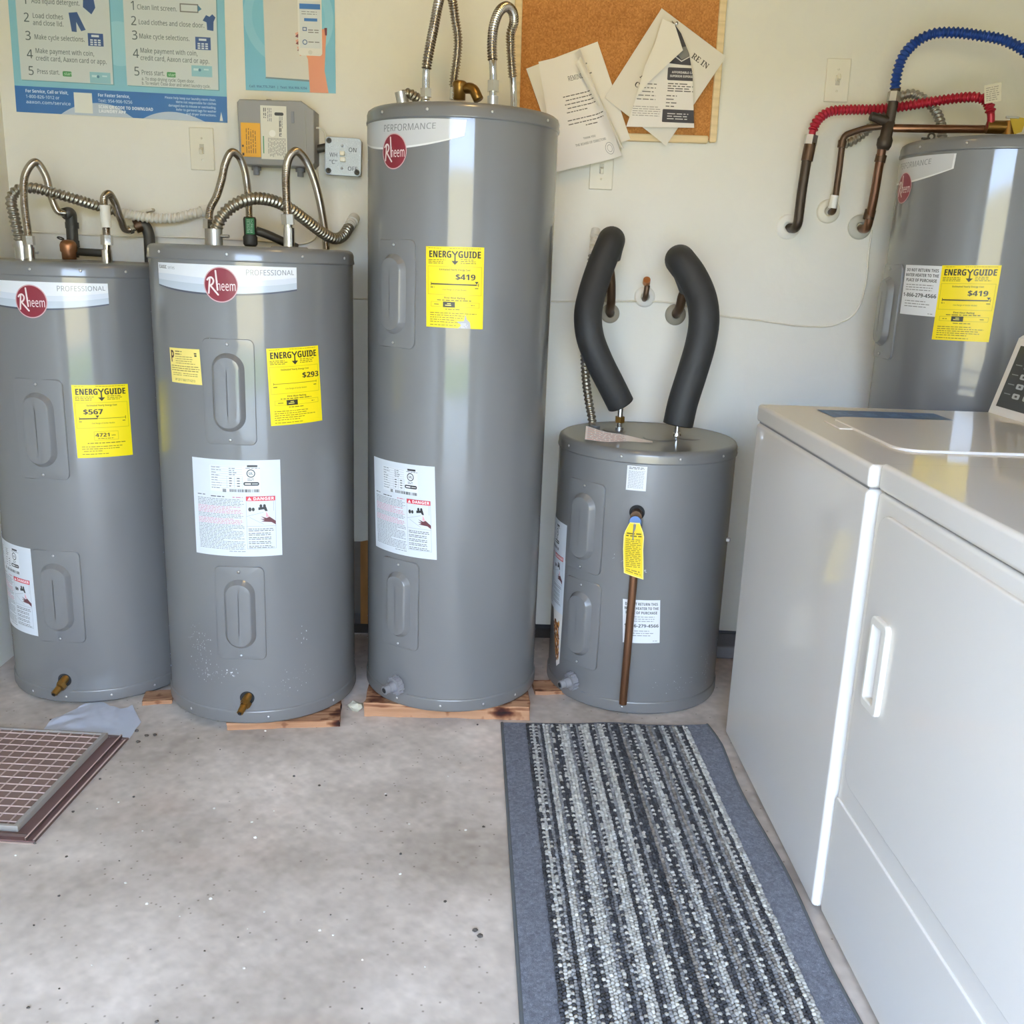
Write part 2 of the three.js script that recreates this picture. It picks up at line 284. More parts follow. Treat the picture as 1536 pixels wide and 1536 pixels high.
const serviceTex = canvasTex(720, 800, (g, w, h) => {
  g.fillStyle = '#dde3e8'; g.fillRect(0, 0, w, h); const k = '#22242a', s = '#6c7278', pk = '#c06a82';
  g.fillStyle = '#e8ecef'; g.fillRect(160, 50, 400, 210);
  lines(g, 172, 62, 90, 9, 21, s, 5, 0.5); lines(g, 318, 66, 70, 4, 17, s, 6, 0.4);
  g.strokeStyle = '#a9adb2'; g.lineWidth = 2; for (let i = 0; i < 10; i++) { g.beginPath(); g.moveTo(168, 58 + i * 19); g.lineTo(424, 58 + i * 19); g.stroke(); }
  for (const x of [300, 360, 424]) { g.beginPath(); g.moveTo(x, 134); g.lineTo(x, 230); g.stroke(); }
  for (let i = 0; i < 4; i++) { lines(g, 318, 146 + i * 21, 22, 1, 5, k, 7, 0); lines(g, 380, 146 + i * 21, 22, 1, 5, k, 7, 0); }
  lines(g, 462, 40, 80, 1, 8, k, 16, 0); lines(g, 450, 62, 110, 1, 8, s, 5, 0);
  g.strokeStyle = k; g.lineWidth = 7; g.beginPath(); g.arc(490, 108, 30, 0, 7); g.stroke(); text(g, 'UL', 490, 118, 28, k, { bold: 1, align: 'center' });
  lines(g, 462, 150, 60, 2, 12, s, 5, 0.2); g.fillStyle = '#26282c'; g.beginPath(); g.roundRect(430, 178, 122, 30, 14); g.fill(); g.fillStyle = '#f0f0f0'; g.fillRect(442, 188, 46, 11); g.fillRect(496, 191, 46, 5);
  for (let x = 320; x < 545; x += rr(4, 9)) { g.fillStyle = k; g.fillRect(x, 238, rr(2, 5), 24); } lines(g, 262, 240, 30, 3, 9, k, 6, 0);
  lines(g, 40, 292, 70, 1, 8, s, 8, 0); lines(g, 160, 300, 120, 1, 8, k, 7, 0); lines(g, 340, 302, 80, 1, 8, pk, 7, 0);
  for (let i = 0; i < 34; i++) { const y = 322 + i * 12.6; lines(g, 40 + (i > 26 ? 4 : 0), y, 388, 1, 8, (i > 4 && i < 10) || (i > 12 && i < 17) ? pk : '#6d7177', 4.5, i % 7 === 6 ? 0.6 : 0.08); }
  g.fillStyle = '#c8283c'; g.fillRect(446, 296, 228, 38); text(g, 'DANGER', 500, 327, 34, '#ffffff', { bold: 1, width: 165 }); g.fillStyle = '#ffffff'; g.beginPath(); g.moveTo(456, 328); g.lineTo(490, 328); g.lineTo(473, 302); g.fill();
  g.strokeStyle = '#8a9096'; g.lineWidth = 2; g.strokeRect(446, 296, 228, 440); g.beginPath(); g.moveTo(446, 462); g.lineTo(580, 428); g.moveTo(470, 470); g.lineTo(580, 530); g.moveTo(446, 545); g.lineTo(674, 545); g.moveTo(660, 334); g.lineTo(660, 420); g.stroke();
  g.fillStyle = '#1d1f22'; for (const [x, y, r] of [[474, 404, 17], [500, 404, 15], [560, 376, 14], [588, 376, 14]]) { g.beginPath(); g.ellipse(x, y, r * 0.75, r, 0, 0, 7); g.fill(); }
  g.beginPath(); g.moveTo(540, 388); g.lineTo(600, 382); g.lineTo(612, 420); g.lineTo(594, 420); g.lineTo(584, 404); g.lineTo(540, 410); g.fill();
  g.fillStyle = '#5a2630'; g.beginPath(); g.moveTo(674, 536); g.lineTo(674, 505); g.lineTo(626, 468); g.lineTo(602, 478); g.lineTo(556, 462); g.lineTo(588, 486); g.lineTo(552, 484); g.lineTo(586, 498); g.lineTo(556, 506); g.lineTo(600, 510); g.lineTo(640, 514); g.fill();
  g.fillStyle = '#e3a9b4'; g.beginPath(); g.moveTo(600, 424); g.lineTo(624, 470); g.lineTo(596, 470); g.fill();
  for (let i = 0; i < 5; i++) lines(g, 458, 566 + i * 36, 205, 2, 14, k, 5, 0.25);
  lines(g, 300, 756, 130, 1, 8, s, 5, 0);
});
const returnTex = canvasTex(420, 520, (g, w, h) => {
  g.fillStyle = '#e2e4e6'; g.fillRect(0, 0, w, h); const k = '#26272b';
  text(g, 'DO NOT RETURN THIS', 210, 66, 44, k, { bold: 1, align: 'center', width: 372 }); text(g, 'WATER HEATER TO THE', 210, 118, 44, k, { bold: 1, align: 'center', width: 388 }); text(g, 'PLACE OF PURCHASE', 210, 170, 44, k, { bold: 1, align: 'center', width: 360 });
  lines(g, 40, 200, 340, 3, 26, '#777', 7, 0.2); text(g, '1-866-279-4566', 210, 330, 54, k, { bold: 1, align: 'center', width: 392 }); lines(g, 50, 370, 320, 3, 28, '#777', 7, 0.25); lines(g, 340, 492, 50, 1, 8, '#777', 6, 0);
});
const permitTex = canvasTex(360, 320, (g, w, h) => {
  g.fillStyle = '#eed97a'; g.fillRect(0, 0, w, h); text(g, 'P', 10, 130, 150, '#3a1a18', { bold: 1, width: 52 }); lines(g, 76, 26, 90, 2, 24, '#4b4020', 8, 0.2); lines(g, 76, 74, 230, 4, 20, '#6b5c2a', 5, 0.2); lines(g, 14, 160, 330, 3, 20, '#5b4d24', 6, 0.1);
  lines(g, 30, 226, 110, 2, 18, '#6b5c2a', 5, 0); lines(g, 160, 226, 160, 2, 18, '#6b5c2a', 5, 0); text(g, 'HP 2017 060177-0213', 50, 300, 30, '#5a4a20', { width: 240 });
  g.fillStyle = '#33301c'; g.fillRect(300, 36, 26, 12); g.fillRect(302, 54, 24, 14);
});
const bandTex = (kind) => canvasTex(1024, 196, (g, w, h) => {
  if (kind === 'performance') {
    g.fillStyle = '#c2c4c7'; g.fillRect(0, 0, w, h); text(g, 'PERFORMANCE', 412, 78, 62, '#74777b', { width: 424 });
    g.strokeStyle = '#e6e8ea'; g.lineWidth = 16; g.beginPath(); g.moveTo(0, h - 6); g.lineTo(w - 8, h - 6); g.lineTo(w - 8, 4); g.stroke(); return;
  }
  g.fillStyle = '#eef2f7'; g.fillRect(0, 0, w, h);
  g.fillStyle = '#dbe3ee'; g.beginPath(); g.moveTo(0, 90); g.bezierCurveTo(250, 60, 600, 120, w, 86); g.lineTo(w, h); g.lineTo(0, h); g.fill();
  g.fillStyle = '#c3ceda'; g.beginPath(); g.moveTo(0, 140); g.bezierCurveTo(300, 110, 700, 150, w, 130); g.lineTo(w, h); g.lineTo(0, h); g.fill();
  g.fillStyle = '#3b4250'; g.fillRect(0, h - 12, w, 12);
  text(g, 'PROFESSIONAL', 690, 62, 52, '#7c828c', { width: 316 });
  if (kind === 'classic') { text(g, 'CLASSIC', 14, 46, 36, '#33363c', { bold: 1, width: 90 }); text(g, 'series', 116, 46, 34, '#a9adb4', { width: 70 }); }
});
const bandPro = bandTex('pro'), bandClassic = bandTex('classic'), bandPerf = bandTex('performance');
const eg419 = energyLabel('$419', 286, [492, 0]), eg419torn = energyLabel('$419', 286, [492, 0], null, true), eg293 = energyLabel('$293', 350, null), eg567 = energyLabel('$567', 90, [226, 0], '4721');
const smallTex = canvasTex(200, 260, (g, w, h) => { g.fillStyle = '#e2e4e6'; g.fillRect(0, 0, w, h); lines(g, 20, 14, 160, 2, 14, '#444', 7, 0.1); lines(g, 16, 52, 168, 20, 9.5, '#8a8f94', 4, 0.1); });

// ---------------------------------------------------------------- water heaters
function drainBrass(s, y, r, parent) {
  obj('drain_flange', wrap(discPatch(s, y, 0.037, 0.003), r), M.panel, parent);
  obj('drain_hole_shade', wrap(discPatch(s, y, 0.019, 0.0036), r), M.dark, parent);  // flat disc, no real hole; its shade is painted as dark colour
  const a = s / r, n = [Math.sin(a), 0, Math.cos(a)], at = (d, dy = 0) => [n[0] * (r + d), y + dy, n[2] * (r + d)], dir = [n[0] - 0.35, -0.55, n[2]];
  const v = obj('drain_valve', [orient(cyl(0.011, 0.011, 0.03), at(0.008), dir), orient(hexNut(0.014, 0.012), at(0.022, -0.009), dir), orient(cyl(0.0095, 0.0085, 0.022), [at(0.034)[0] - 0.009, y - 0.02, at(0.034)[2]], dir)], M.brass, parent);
  obj('drain_bore_shade', orient(new THREE.CylinderGeometry(0.005, 0.005, 0.002, 16), [at(0.045)[0] - 0.0128, y - 0.0268, at(0.044)[2]], dir), M.dark, v);  // solid dark disc on the spout end, painted as the shaded bore
}
function drainPlastic(s, y, r, parent) {
  obj('drain_flange', wrap(discPatch(s, y, 0.036, 0.003), r), M.panel, parent);
  const a = s / r - 0.25, n = [Math.sin(a), -0.12, Math.cos(a)], b = [Math.sin(s / r) * r, y, Math.cos(s / r) * r], at = (d) => b.map((q, i) => q + n[i] * d);
  const k = []; for (let i = 0; i < 12; i++) { const t = i / 12 * Math.PI * 2; k.push(new THREE.BoxGeometry(0.006, 0.016, 0.005).translate(0.0245, 0, 0).rotateY(t)); }
  obj('drain_valve', [orient(cyl(0.024, 0.024, 0.018), at(0.014), n), ...k.map((g) => orient(g, at(0.014), n)), orient(cyl(0.016, 0.014, 0.02), at(0.03), n), orient(cyl(0.012, 0.012, 0.018), at(0.046), n)], M.plasticGrey, parent);
  obj('drain_bore_shade', orient(cyl(0.0075, 0.0075, 0.001), at(0.0556), n), M.dark, parent);  // dark disc over a closed end, shade of a bore given by colour
}
function scuffed(o, r, H, cap) {                                          // chipped paint specks and scratches; s and y in metres on the jacket
  const tex = canvasTex(2048, 1024, (g, w, h) => {
    g.fillStyle = 'rgb(106,106,106)'; g.fillRect(0, 0, w, h);
    const X = (s) => (0.5 + s / (2 * Math.PI * r)) * w, Yp = (y) => h - (y - o.y0 - 0.032) / (H - cap - 0.026) * h;
    for (const [s, y, ds, dy, n, size] of o.scuffs) for (let i = 0; i < n; i++) { g.fillStyle = ['#d9dde0', '#b9bec2', '#9ea3a7', '#8b9094'][Math.floor(rnd() * 4)]; const a = rr(-1, 1) * rnd(), b = rr(-1, 1) * Math.sqrt(rnd()); g.save(); g.translate(X(s + a * ds), Yp(y + b * dy)); g.rotate(rr(-0.6, 0.9)); g.fillRect(0, 0, rr(0.8, 3.2) * size, rr(0.8, 2) * size); g.restore(); }
  });
  return std(0xffffff, 0.42, 0, { map: tex, clearcoat: 0.85, clearcoatRoughness: 0.07 });
}
function makeHeater(o) {
  const { x, z, y0, r, H } = o, t = thing('water_heater', o.label, 'water heater', [x, y0, z]);
  const Y = (y) => y - y0, cap = o.cap ?? 0.036;
  const jg = lathe([[r - 0.004, 0.03], [r, 0.032], [r, H - cap + 0.006], [r - 0.004, H - cap + 0.008]], 160);
  { const p = jg.attributes.position, u = jg.attributes.uv; for (let i = 0; i < p.count; i++) u.setXY(i, (u.getX(i) + 0.5) % 1.0001, p.getY(i) / H); }
  obj('tank_jacket', o.scuffs ? new THREE.CylinderGeometry(r, r, H - cap - 0.026, 160, 1, true, Math.PI).translate(0, (H - cap + 0.038) / 2, 0) : jg, o.scuffs ? scuffed(o, r, H, cap) : M.tank, t);
  obj('base_ring', lathe([[0, 0.001], [r - 0.004, 0], [r + 0.0015, 0.003], [r + 0.0035, 0.008], [r + 0.0035, 0.034], [r + 0.002, 0.038], [r - 0.001, 0.039]], 160), M.capGrey, t);
  obj('top_cap', lathe([[r - 0.001, H - cap - 0.001], [r + 0.003, H - cap], [r + 0.0035, H - cap + 0.004], [r + 0.0018, H - cap + 0.012], [r + 0.0018, H - 0.014], [r - 0.001, H - 0.006], [r - 0.008, H - 0.001], [r - 0.015, H], [r - 0.022, H - 0.0015], [0, H - 0.0012]], 160), M.capGrey, t);
  const screw = (s, y, parent, R = r + 0.003) => obj('screw', new THREE.SphereGeometry(0.0036, 12, 8).scale(1, 1, 0.6).translate(0, 0, R).rotateY(s / r).translate(0, Y(y), 0), M.zinc, parent);
  for (const s of o.capScrews ?? []) screw(s, y0 + H - cap * 0.55, t);
  for (const s of o.baseScrews ?? []) screw(s, y0 + 0.02, t);
  for (const [s0, s1, yt, yb] of o.panels) {
    const w = s1 - s0, h = yt - yb, sm = (s0 + s1) / 2, ym = Y((yt + yb) / 2), p = obj('access_panel', accessPanel(sm, ym, w, h, r, w * 0.62, h * 0.74), M.panel, t);
    screw(sm, yt - 0.013, p, r + 0.0058); screw(sm, yb + 0.013, p, r + 0.0058);
  }
  for (const l of o.labels) {
    const q = l.q.map((p) => [p[0], Y(p[1])]), g = wrap(quadPatch(...q, 28, 10, l.lift ?? 0.0009, l.bulge ?? 0), r);
    const m = obj(l.name, g, printed(l.tex, l.rough ?? 0.4, l.mat ?? {}), t); if (l.label) m.userData.label = l.label;
  }
  if (o.logo) obj('brand_roundel', wrap(discPatch(o.logo[0], Y(o.logo[1]), 0.0415, 0.0022), r), printed(logoTex, 0.35), t).userData.label = 'round maroon brand badge';
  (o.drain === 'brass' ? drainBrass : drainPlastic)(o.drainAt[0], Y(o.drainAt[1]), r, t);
  o.extra?.(t, Y); return t;
}
const rect = (s0, s1, yt, yb) => [[s0, yt], [s1, yt], [s1, yb], [s0, yb]];
const gloss = { clearcoat: 0.6, clearcoatRoughness: 0.12 };
const YELLOW = 'yellow energy cost label';
makeHeater({
  label: 'short grey water heater in the corner with yellow label reading $567', x: -1.131, z: -2.774, y0: 0.004, r: 0.253, H: 1.204,
  capScrews: [-0.13, -0.02, 0.1, 0.21, -0.3], baseScrews: [-0.13, -0.02, 0.1, 0.22],
  panels: [[-0.096, 0.038, 0.913, 0.648], [-0.089, 0.046, 0.451, 0.186]],
  labels: [{ name: 'brand_band', tex: bandPro, q: rect(-0.21, 0.162, 1.158, 1.104), bulge: 0.016, mat: gloss, lift: 0.0012 },
    { name: 'energy_label', label: YELLOW, tex: eg567, q: [[0.058, 0.9], [0.197, 0.899], [0.199, 0.707], [0.06, 0.707]] },
    { name: 'service_label', tex: serviceTex, q: rect(-0.318, -0.092, 0.45, 0.196) }],
  logo: [-0.024, 1.109], drain: 'brass', drainAt: [-0.02, 0.075],
});
makeHeater({
  label: 'grey water heater with a permit sticker and yellow label reading $293', x: -0.624, z: -2.645, y0: 0.022, r: 0.260, H: 1.241,
  scuffs: [[-0.12, 0.24, 0.06, 0.06, 70, 1], [-0.1, 0.17, 0.07, 0.04, 60, 1], [-0.03, 0.17, 0.03, 0.02, 14, 1.6], [0.12, 0.14, 0.12, 0.06, 40, 0.8], [0.16, 0.27, 0.02, 0.04, 8, 1.4], [0.2, 0.96, 0.012, 0.002, 4, 2]],
  capScrews: [-0.2, 0.0, 0.18, 0.33], baseScrews: [-0.16, 0.065, 0.26],
  panels: [[-0.07, 0.057, 1.045, 0.784], [-0.062, 0.065, 0.466, 0.209]],
  labels: [{ name: 'brand_band', tex: bandClassic, q: rect(-0.211, 0.164, 1.218, 1.163), bulge: 0.016, mat: gloss, lift: 0.0012 },
    { name: 'energy_label', label: YELLOW, tex: eg293, q: [[0.085, 1.023], [0.222, 1.029], [0.233, 0.837], [0.092, 0.832]] },
    { name: 'permit_sticker', label: 'small pale yellow permit sticker', tex: permitTex, q: [[-0.178, 1.014], [-0.079, 1.016], [-0.075, 0.929], [-0.174, 0.929]] },
    { name: 'service_label', tex: serviceTex, q: rect(-0.115, 0.112, 0.746, 0.494) }],
  logo: [-0.017, 1.172], drain: 'brass', drainAt: [0.012, 0.1],
});
makeHeater({
  label: 'tall grey water heater standing on a worn wooden board', x: -0.08, z: -2.689, y0: 0.042, r: 0.247, H: 1.57,
  capScrews: [-0.22, -0.08, 0.075, 0.25, 0.35], baseScrews: [-0.15, -0.02, 0.1, 0.21],
  panels: [[-0.236, -0.106, 1.294, 1.028], [-0.209, -0.085, 0.466, 0.214]],
  labels: [{ name: 'brand_band', tex: bandPerf, q: [[-0.37, 1.575], [0.014, 1.571], [0.010, 1.535], [-0.37, 1.535]], bulge: 0.03, mat: gloss, lift: 0.0012 },
    { name: 'energy_label', label: 'torn yellow energy cost label', tex: eg419torn, q: [[-0.079, 1.28], [0.065, 1.282], [0.067, 1.085], [-0.075, 1.087]] },
    { name: 'service_label', tex: serviceTex, q: [[-0.264, 0.73], [-0.047, 0.732], [-0.037, 0.481], [-0.25, 0.481]] }],
  logo: [-0.176, 1.5], drain: 'plastic', drainAt: [-0.142, 0.108],
});
const yellowTagTex = canvasTex(120, 320, (g, w, h) => { g.fillStyle = '#e3c51f'; g.fillRect(0, 0, w, h); g.strokeStyle = '#f3df80'; g.lineWidth = 6; g.strokeRect(3, 3, w - 6, h - 6); lines(g, 14, 60, 92, 2, 14, '#5c5210', 7, 0); lines(g, 14, 96, 92, 16, 11, '#8a7a1c', 5, 0.1); lines(g, 14, 284, 92, 2, 12, '#8a7a1c', 6, 0.2); });
makeHeater({
  label: 'low stubby grey water heater with black foam pipes on top', x: 0.478, z: -2.797, y0: 0.002, r: 0.258, H: 0.77, cap: 0.036,
  scuffs: [[-0.08, 0.46, 0.05, 0.03, 12, 1.4], [-0.02, 0.44, 0.02, 0.01, 5, 2], [0.1, 0.1, 0.14, 0.05, 40, 1], [0.22, 0.12, 0.04, 0.08, 40, 1]],
  capScrews: [-0.3, -0.11, 0.05, 0.2, 0.33], baseScrews: [-0.06],
  panels: [[-0.284, -0.149, 0.667, 0.404], [-0.275, -0.142, 0.378, 0.116]],
  labels: [{ name: 'caution_label', tex: smallTex, q: rect(-0.092, -0.038, 0.73, 0.662) },
    { name: 'return_notice', label: 'white notice partly hidden by a copper pipe', tex: returnTex, q: [[-0.079, 0.349], [0.025, 0.352], [0.033, 0.224], [-0.071, 0.22]] },
    { name: 'service_label', label: 'white service label with a burnt lower edge', tex: serviceTex, q: rect(-0.50, -0.288, 0.52, 0.245) }],
  drain: 'plastic', drainAt: [-0.213, 0.068],
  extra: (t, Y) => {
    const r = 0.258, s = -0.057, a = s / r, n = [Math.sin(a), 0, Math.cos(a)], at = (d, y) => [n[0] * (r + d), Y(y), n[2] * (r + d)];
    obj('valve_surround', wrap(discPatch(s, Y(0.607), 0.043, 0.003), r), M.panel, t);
    obj('valve_hole_shade', wrap(discPatch(s, Y(0.602), 0.021, 0.0036), r), M.dark, t);  // no hole in the jacket; a dark-coloured disc paints its shade
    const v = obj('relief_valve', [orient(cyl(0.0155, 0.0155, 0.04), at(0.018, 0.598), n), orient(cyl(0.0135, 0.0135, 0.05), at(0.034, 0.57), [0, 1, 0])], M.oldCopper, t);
    obj('valve_bonnet', orient(cyl(0.018, 0.015, 0.012), at(0.056, 0.588), [n[0], 0.5, n[2]]), std(0x5f7fb5, 0.4), v);
    obj('lever', orient(new RoundedBoxGeometry(0.007, 0.046, 0.003, 2, 0.001), at(0.07, 0.565), [0, 1, 0.1]), M.zinc, v);
    const tg = new THREE.PlaneGeometry(0.054, 0.155, 6, 12), p = tg.attributes.position;
    for (let i = 0; i < p.count; i++) { const x = p.getX(i), y = p.getY(i), k = y > 0.045 ? 1 - (y - 0.045) * 16 : 1; p.setXYZ(i, x * k + (y < 0 ? 0.006 * y / -0.077 : 0) , y - (y < -0.06 ? x * 0.25 : 0), 0.008 * Math.sin(y * 24) + 0.002 * Math.cos(x * 80)); }
    tg.computeVertexNormals(); tg.rotateY(a).translate(...at(0.062, 0.513));
    const tm = obj('warning_tag', tg, printed(yellowTagTex, 0.6), t); tm.userData.label = 'yellow hanging warning tag';
    const dp = obj('discharge_pipe', orient(cyl(0.0112, 0.0112, 0.525), [at(0.034, 0.31)[0] + 0.004, Y(0.31), at(0.034, 0.31)[2]], [0.012, 1, 0]), M.copper, t); dp.userData.label = 'copper discharge pipe running down the tank';
    for (const [dx, dz, R] of [[0.03, 0.04, 0.05], [-0.09, -0.07, 0.036], [0.115, 0.02, 0.036]]) obj('top_plate', lathe([[0, 0.003], [R - 0.003, 0.003], [R, 0]], 40).translate(dx, 0.7685, dz), M.capGrey, t);
    obj('bracket_clip', rbox(-0.008, 0.008, -0.005, 0.005, 0.255, 0.268, 0.002).rotateY(1.16).translate(0, Y(0.49), 0), M.zinc, t);
    const burn = wrap(quadPatch([-0.36, Y(0.245)], [-0.288, Y(0.245)], [-0.292, Y(0.09)], [-0.31, Y(0.075)], 10, 12, 0.0009), r);
    const bt = canvasTex(96, 192, (g) => { g.fillStyle = '#e9e4dc'; g.fillRect(0, 0, 96, 192); for (let i = 0; i < 160; i++) { g.fillStyle = ['#a8672a', '#7a4318', '#c98b45', '#5a3416'][Math.floor(rnd() * 4)]; g.beginPath(); g.ellipse(rr(0, 66), rr(40, 170), rr(2, 9), rr(3, 12), 0, 0, 7); g.fill(); } });
    obj('burnt_label_edge', burn, printed(bt, 0.7), t);
  },
});
makeHeater({
  label: 'tall grey water heater standing behind the white washer', x: 1.405, z: -2.82, y0: 0.042, r: 0.257, H: 1.57,
  capScrews: [-0.34, -0.2, -0.02], baseScrews: [-0.2, 0, 0.2],
  panels: [[-0.476, -0.342, 1.284, 1.018], [-0.45, -0.32, 0.466, 0.214]],
  labels: [{ name: 'brand_band', tex: bandPerf, q: [[-0.60, 1.57], [-0.223, 1.568], [-0.225, 1.53], [-0.60, 1.53]], bulge: 0.03, mat: gloss, lift: 0.0012 },
    { name: 'return_notice', tex: returnTex, q: [[-0.335, 1.283], [-0.218, 1.282], [-0.218, 1.148], [-0.333, 1.15]] },
    { name: 'energy_label', label: YELLOW, tex: eg419, q: [[-0.218, 1.284], [-0.073, 1.289], [-0.075, 1.091], [-0.218, 1.088]] }],
  logo: [-0.398, 1.49], drain: 'plastic', drainAt: [-0.3, 0.108],
});
// ---------------------------------------------------------------- washer and dryer
function roundRect(x0, x1, y0, y1, r) { const s = new THREE.Shape(); s.moveTo(x0 + r, y0); s.lineTo(x1 - r, y0); s.quadraticCurveTo(x1, y0, x1, y0 + r); s.lineTo(x1, y1 - r); s.quadraticCurveTo(x1, y1, x1 - r, y1); s.lineTo(x0 + r, y1); s.quadraticCurveTo(x0, y1, x0, y1 - r); s.lineTo(x0, y0 + r); s.quadraticCurveTo(x0, y0, x0 + r, y0); return s; }
const slab = (s, d, bevel = 0.002, bs = 3) => new THREE.ExtrudeGeometry(s, { depth: d, bevelEnabled: true, bevelThickness: bevel, bevelSize: bevel, bevelSegments: bs, curveSegments: 12 });
const facing = (g, x) => g.rotateY(-Math.PI / 2).translate(x, 0, 0);   // shape (z, y) lifted toward -x
const upward = (g, y) => g.rotateX(-Math.PI / 2).translate(0, y, 0);    // shape (x, -z) lifted toward +y
const keyTex = canvasTex(512, 256, (g, w, h) => {
  g.fillStyle = '#26282b'; g.fillRect(0, 0, w, h);
  for (let r = 0; r < 4; r++) for (let c = 0; c < 4; c++) { g.fillStyle = '#b9bcbe'; g.beginPath(); g.roundRect(40 + c * 36, 70 + r * 40, 24, 22, 5); g.fill(); g.fillStyle = '#3a3c3f'; g.fillRect(48 + c * 36, 77 + r * 40, 8, 8); lines(g, 10, 76 + r * 40, 22, 1, 5, '#8b8e90', 4, 0); }
  g.fillStyle = '#3c4a3c'; g.fillRect(260, 50, 180, 60); for (let i = 0; i < 4; i++) { g.fillStyle = '#8b8e90'; g.fillRect(260 + i * 46, 150, 34, 20); }
});
function consoleParts(t, z0, z1, x0) {
  const prof = new THREE.Shape([[x0, 0.922], [x0 + 0.048, 1.112], [x0 + 0.056, 1.118], [x0 + 0.11, 1.118], [x0 + 0.12, 1.1], [x0 + 0.12, 0.922]].map((p) => new THREE.Vector2(...p)));
  obj('console', new THREE.ExtrudeGeometry(prof, { depth: z1 - z0, bevelEnabled: true, bevelSize: 0.003, bevelThickness: 0.003, bevelSegments: 2 }).translate(0, 0, z0), M.enamel, t);
  const n = new THREE.Vector3(-0.19, 0.048, 0).normalize(), g = new THREE.BoxGeometry(z1 - z0 - 0.05, 0.155, 0.003);
  const k = obj('control_panel', g, printed(keyTex, 0.35), t);
  k.rotation.order = 'YXZ'; k.rotation.y = -Math.PI / 2; k.rotation.x = -Math.atan2(0.048, 0.19);
  k.position.set(x0 + 0.026 + n.x * 0.0042, 1.02 + n.y * 0.0042, (z0 + z1) / 2); k.userData.label = 'dark keypad panel in a white frame';
}
{
  const x0 = 0.689, x1 = 1.37, z0 = -2.424, z1 = -1.671;
  const t = thing('washing_machine', 'white top loading washer with a blue label strip beside its lid', 'washer');
  obj('cabinet', rbox(x0, x1, 0.012, 0.88, z0 + 0.002, z1 - 0.002, 0.01, 4), M.enamel, t);
  obj('top_panel', rbox(x0 - 0.001, x1, 0.883, 0.926, z0, z1, 0.009, 4), M.enamel, t);
  obj('top_seam', box(x0 + 0.006, x1 - 0.01, 0.87, 0.89, z0 + 0.01, z1 - 0.01), M.plasticGrey, t);
  const lid = obj('lid', upward(slab(roundRect(0.80, 1.235, 1.812, 2.215, 0.055), 0.004, 0.003), 0.924), M.enamel, t);
  obj('lid_finger_lip', rbox(0.768, 0.80, 0.925, 0.929, -2.16, -2.06, 0.0015), M.enamel, lid);
  const blue = new THREE.PlaneGeometry(0.292, 0.118).rotateX(-Math.PI / 2).translate(0.961, 0.9268, -2.293);
  const bl = obj('instruction_strip', blue, printed(canvasTex(512, 200, (g, w, h) => { g.fillStyle = '#2d5a8e'; g.fillRect(0, 0, w, h); for (let i = 0; i < 4; i++) lines(g, 50 + i * 110, 60, 80, 4, 22, '#5f8abb', 8, 0.3); }), 0.35), t); bl.userData.label = 'blue printed strip';
  consoleParts(t, z0 + 0.008, z1 - 0.01, 1.279);
  for (const [a, b] of [[x0 + 0.05, z0 + 0.05], [x0 + 0.05, z1 - 0.05], [x1 - 0.05, z0 + 0.05], [x1 - 0.05, z1 - 0.05]]) obj('foot', cyl(0.02, 0.018, 0.016).translate(a, 0.008, b), M.black, t);
}
{
  const x0 = 0.705, x1 = 1.37, z0 = -1.664, z1 = -0.945;
  const t = thing('clothes_dryer', 'white front loading dryer with a recessed door handle', 'dryer');
  obj('cabinet', rbox(x0, x1, 0.012, 0.88, z0, z1, 0.008, 4), M.enamel, t);
  obj('top_panel', rbox(x0 - 0.003, x1, 0.883, 0.932, z0, z1, 0.009, 4), M.enamel, t);
  obj('top_seam', box(x0 + 0.008, x1 - 0.01, 0.87, 0.89, z0 + 0.01, z1 - 0.01), M.plasticGrey, t);
  obj('lower_panel', facing(slab(roundRect(z0 + 0.006, z1 - 0.006, 0.022, 0.272, 0.006), 0.0015, 0.0025), x0), M.enamel, t);
  const leaf = roundRect(-1.628, -0.965, 0.327, 0.848, 0.04), cut = (a) => new THREE.Path(roundRect(...a).getPoints(8).reverse());
  leaf.holes.push(cut([-1.578, -1.533, 0.52, 0.664, 0.008]));
  const d = obj('door', facing(slab(leaf, 0.004, 0.003), x0), M.enamel, t);
  const pull = roundRect(-1.583, -1.52, 0.51, 0.674, 0.012); pull.holes.push(cut([-1.578, -1.533, 0.52, 0.664, 0.008]));
  obj('handle', facing(slab(pull, 0.008, 0.003), x0 - 0.005), M.white, d);
  consoleParts(t, z0 + 0.01, z1 - 0.01, 1.279);
  for (const [a, b] of [[x0 + 0.05, z0 + 0.05], [x0 + 0.05, z1 - 0.05], [x1 - 0.05, z0 + 0.05], [x1 - 0.05, z1 - 0.05]]) obj('foot', cyl(0.02, 0.018, 0.016).translate(a, 0.008, b), M.black, t);
}

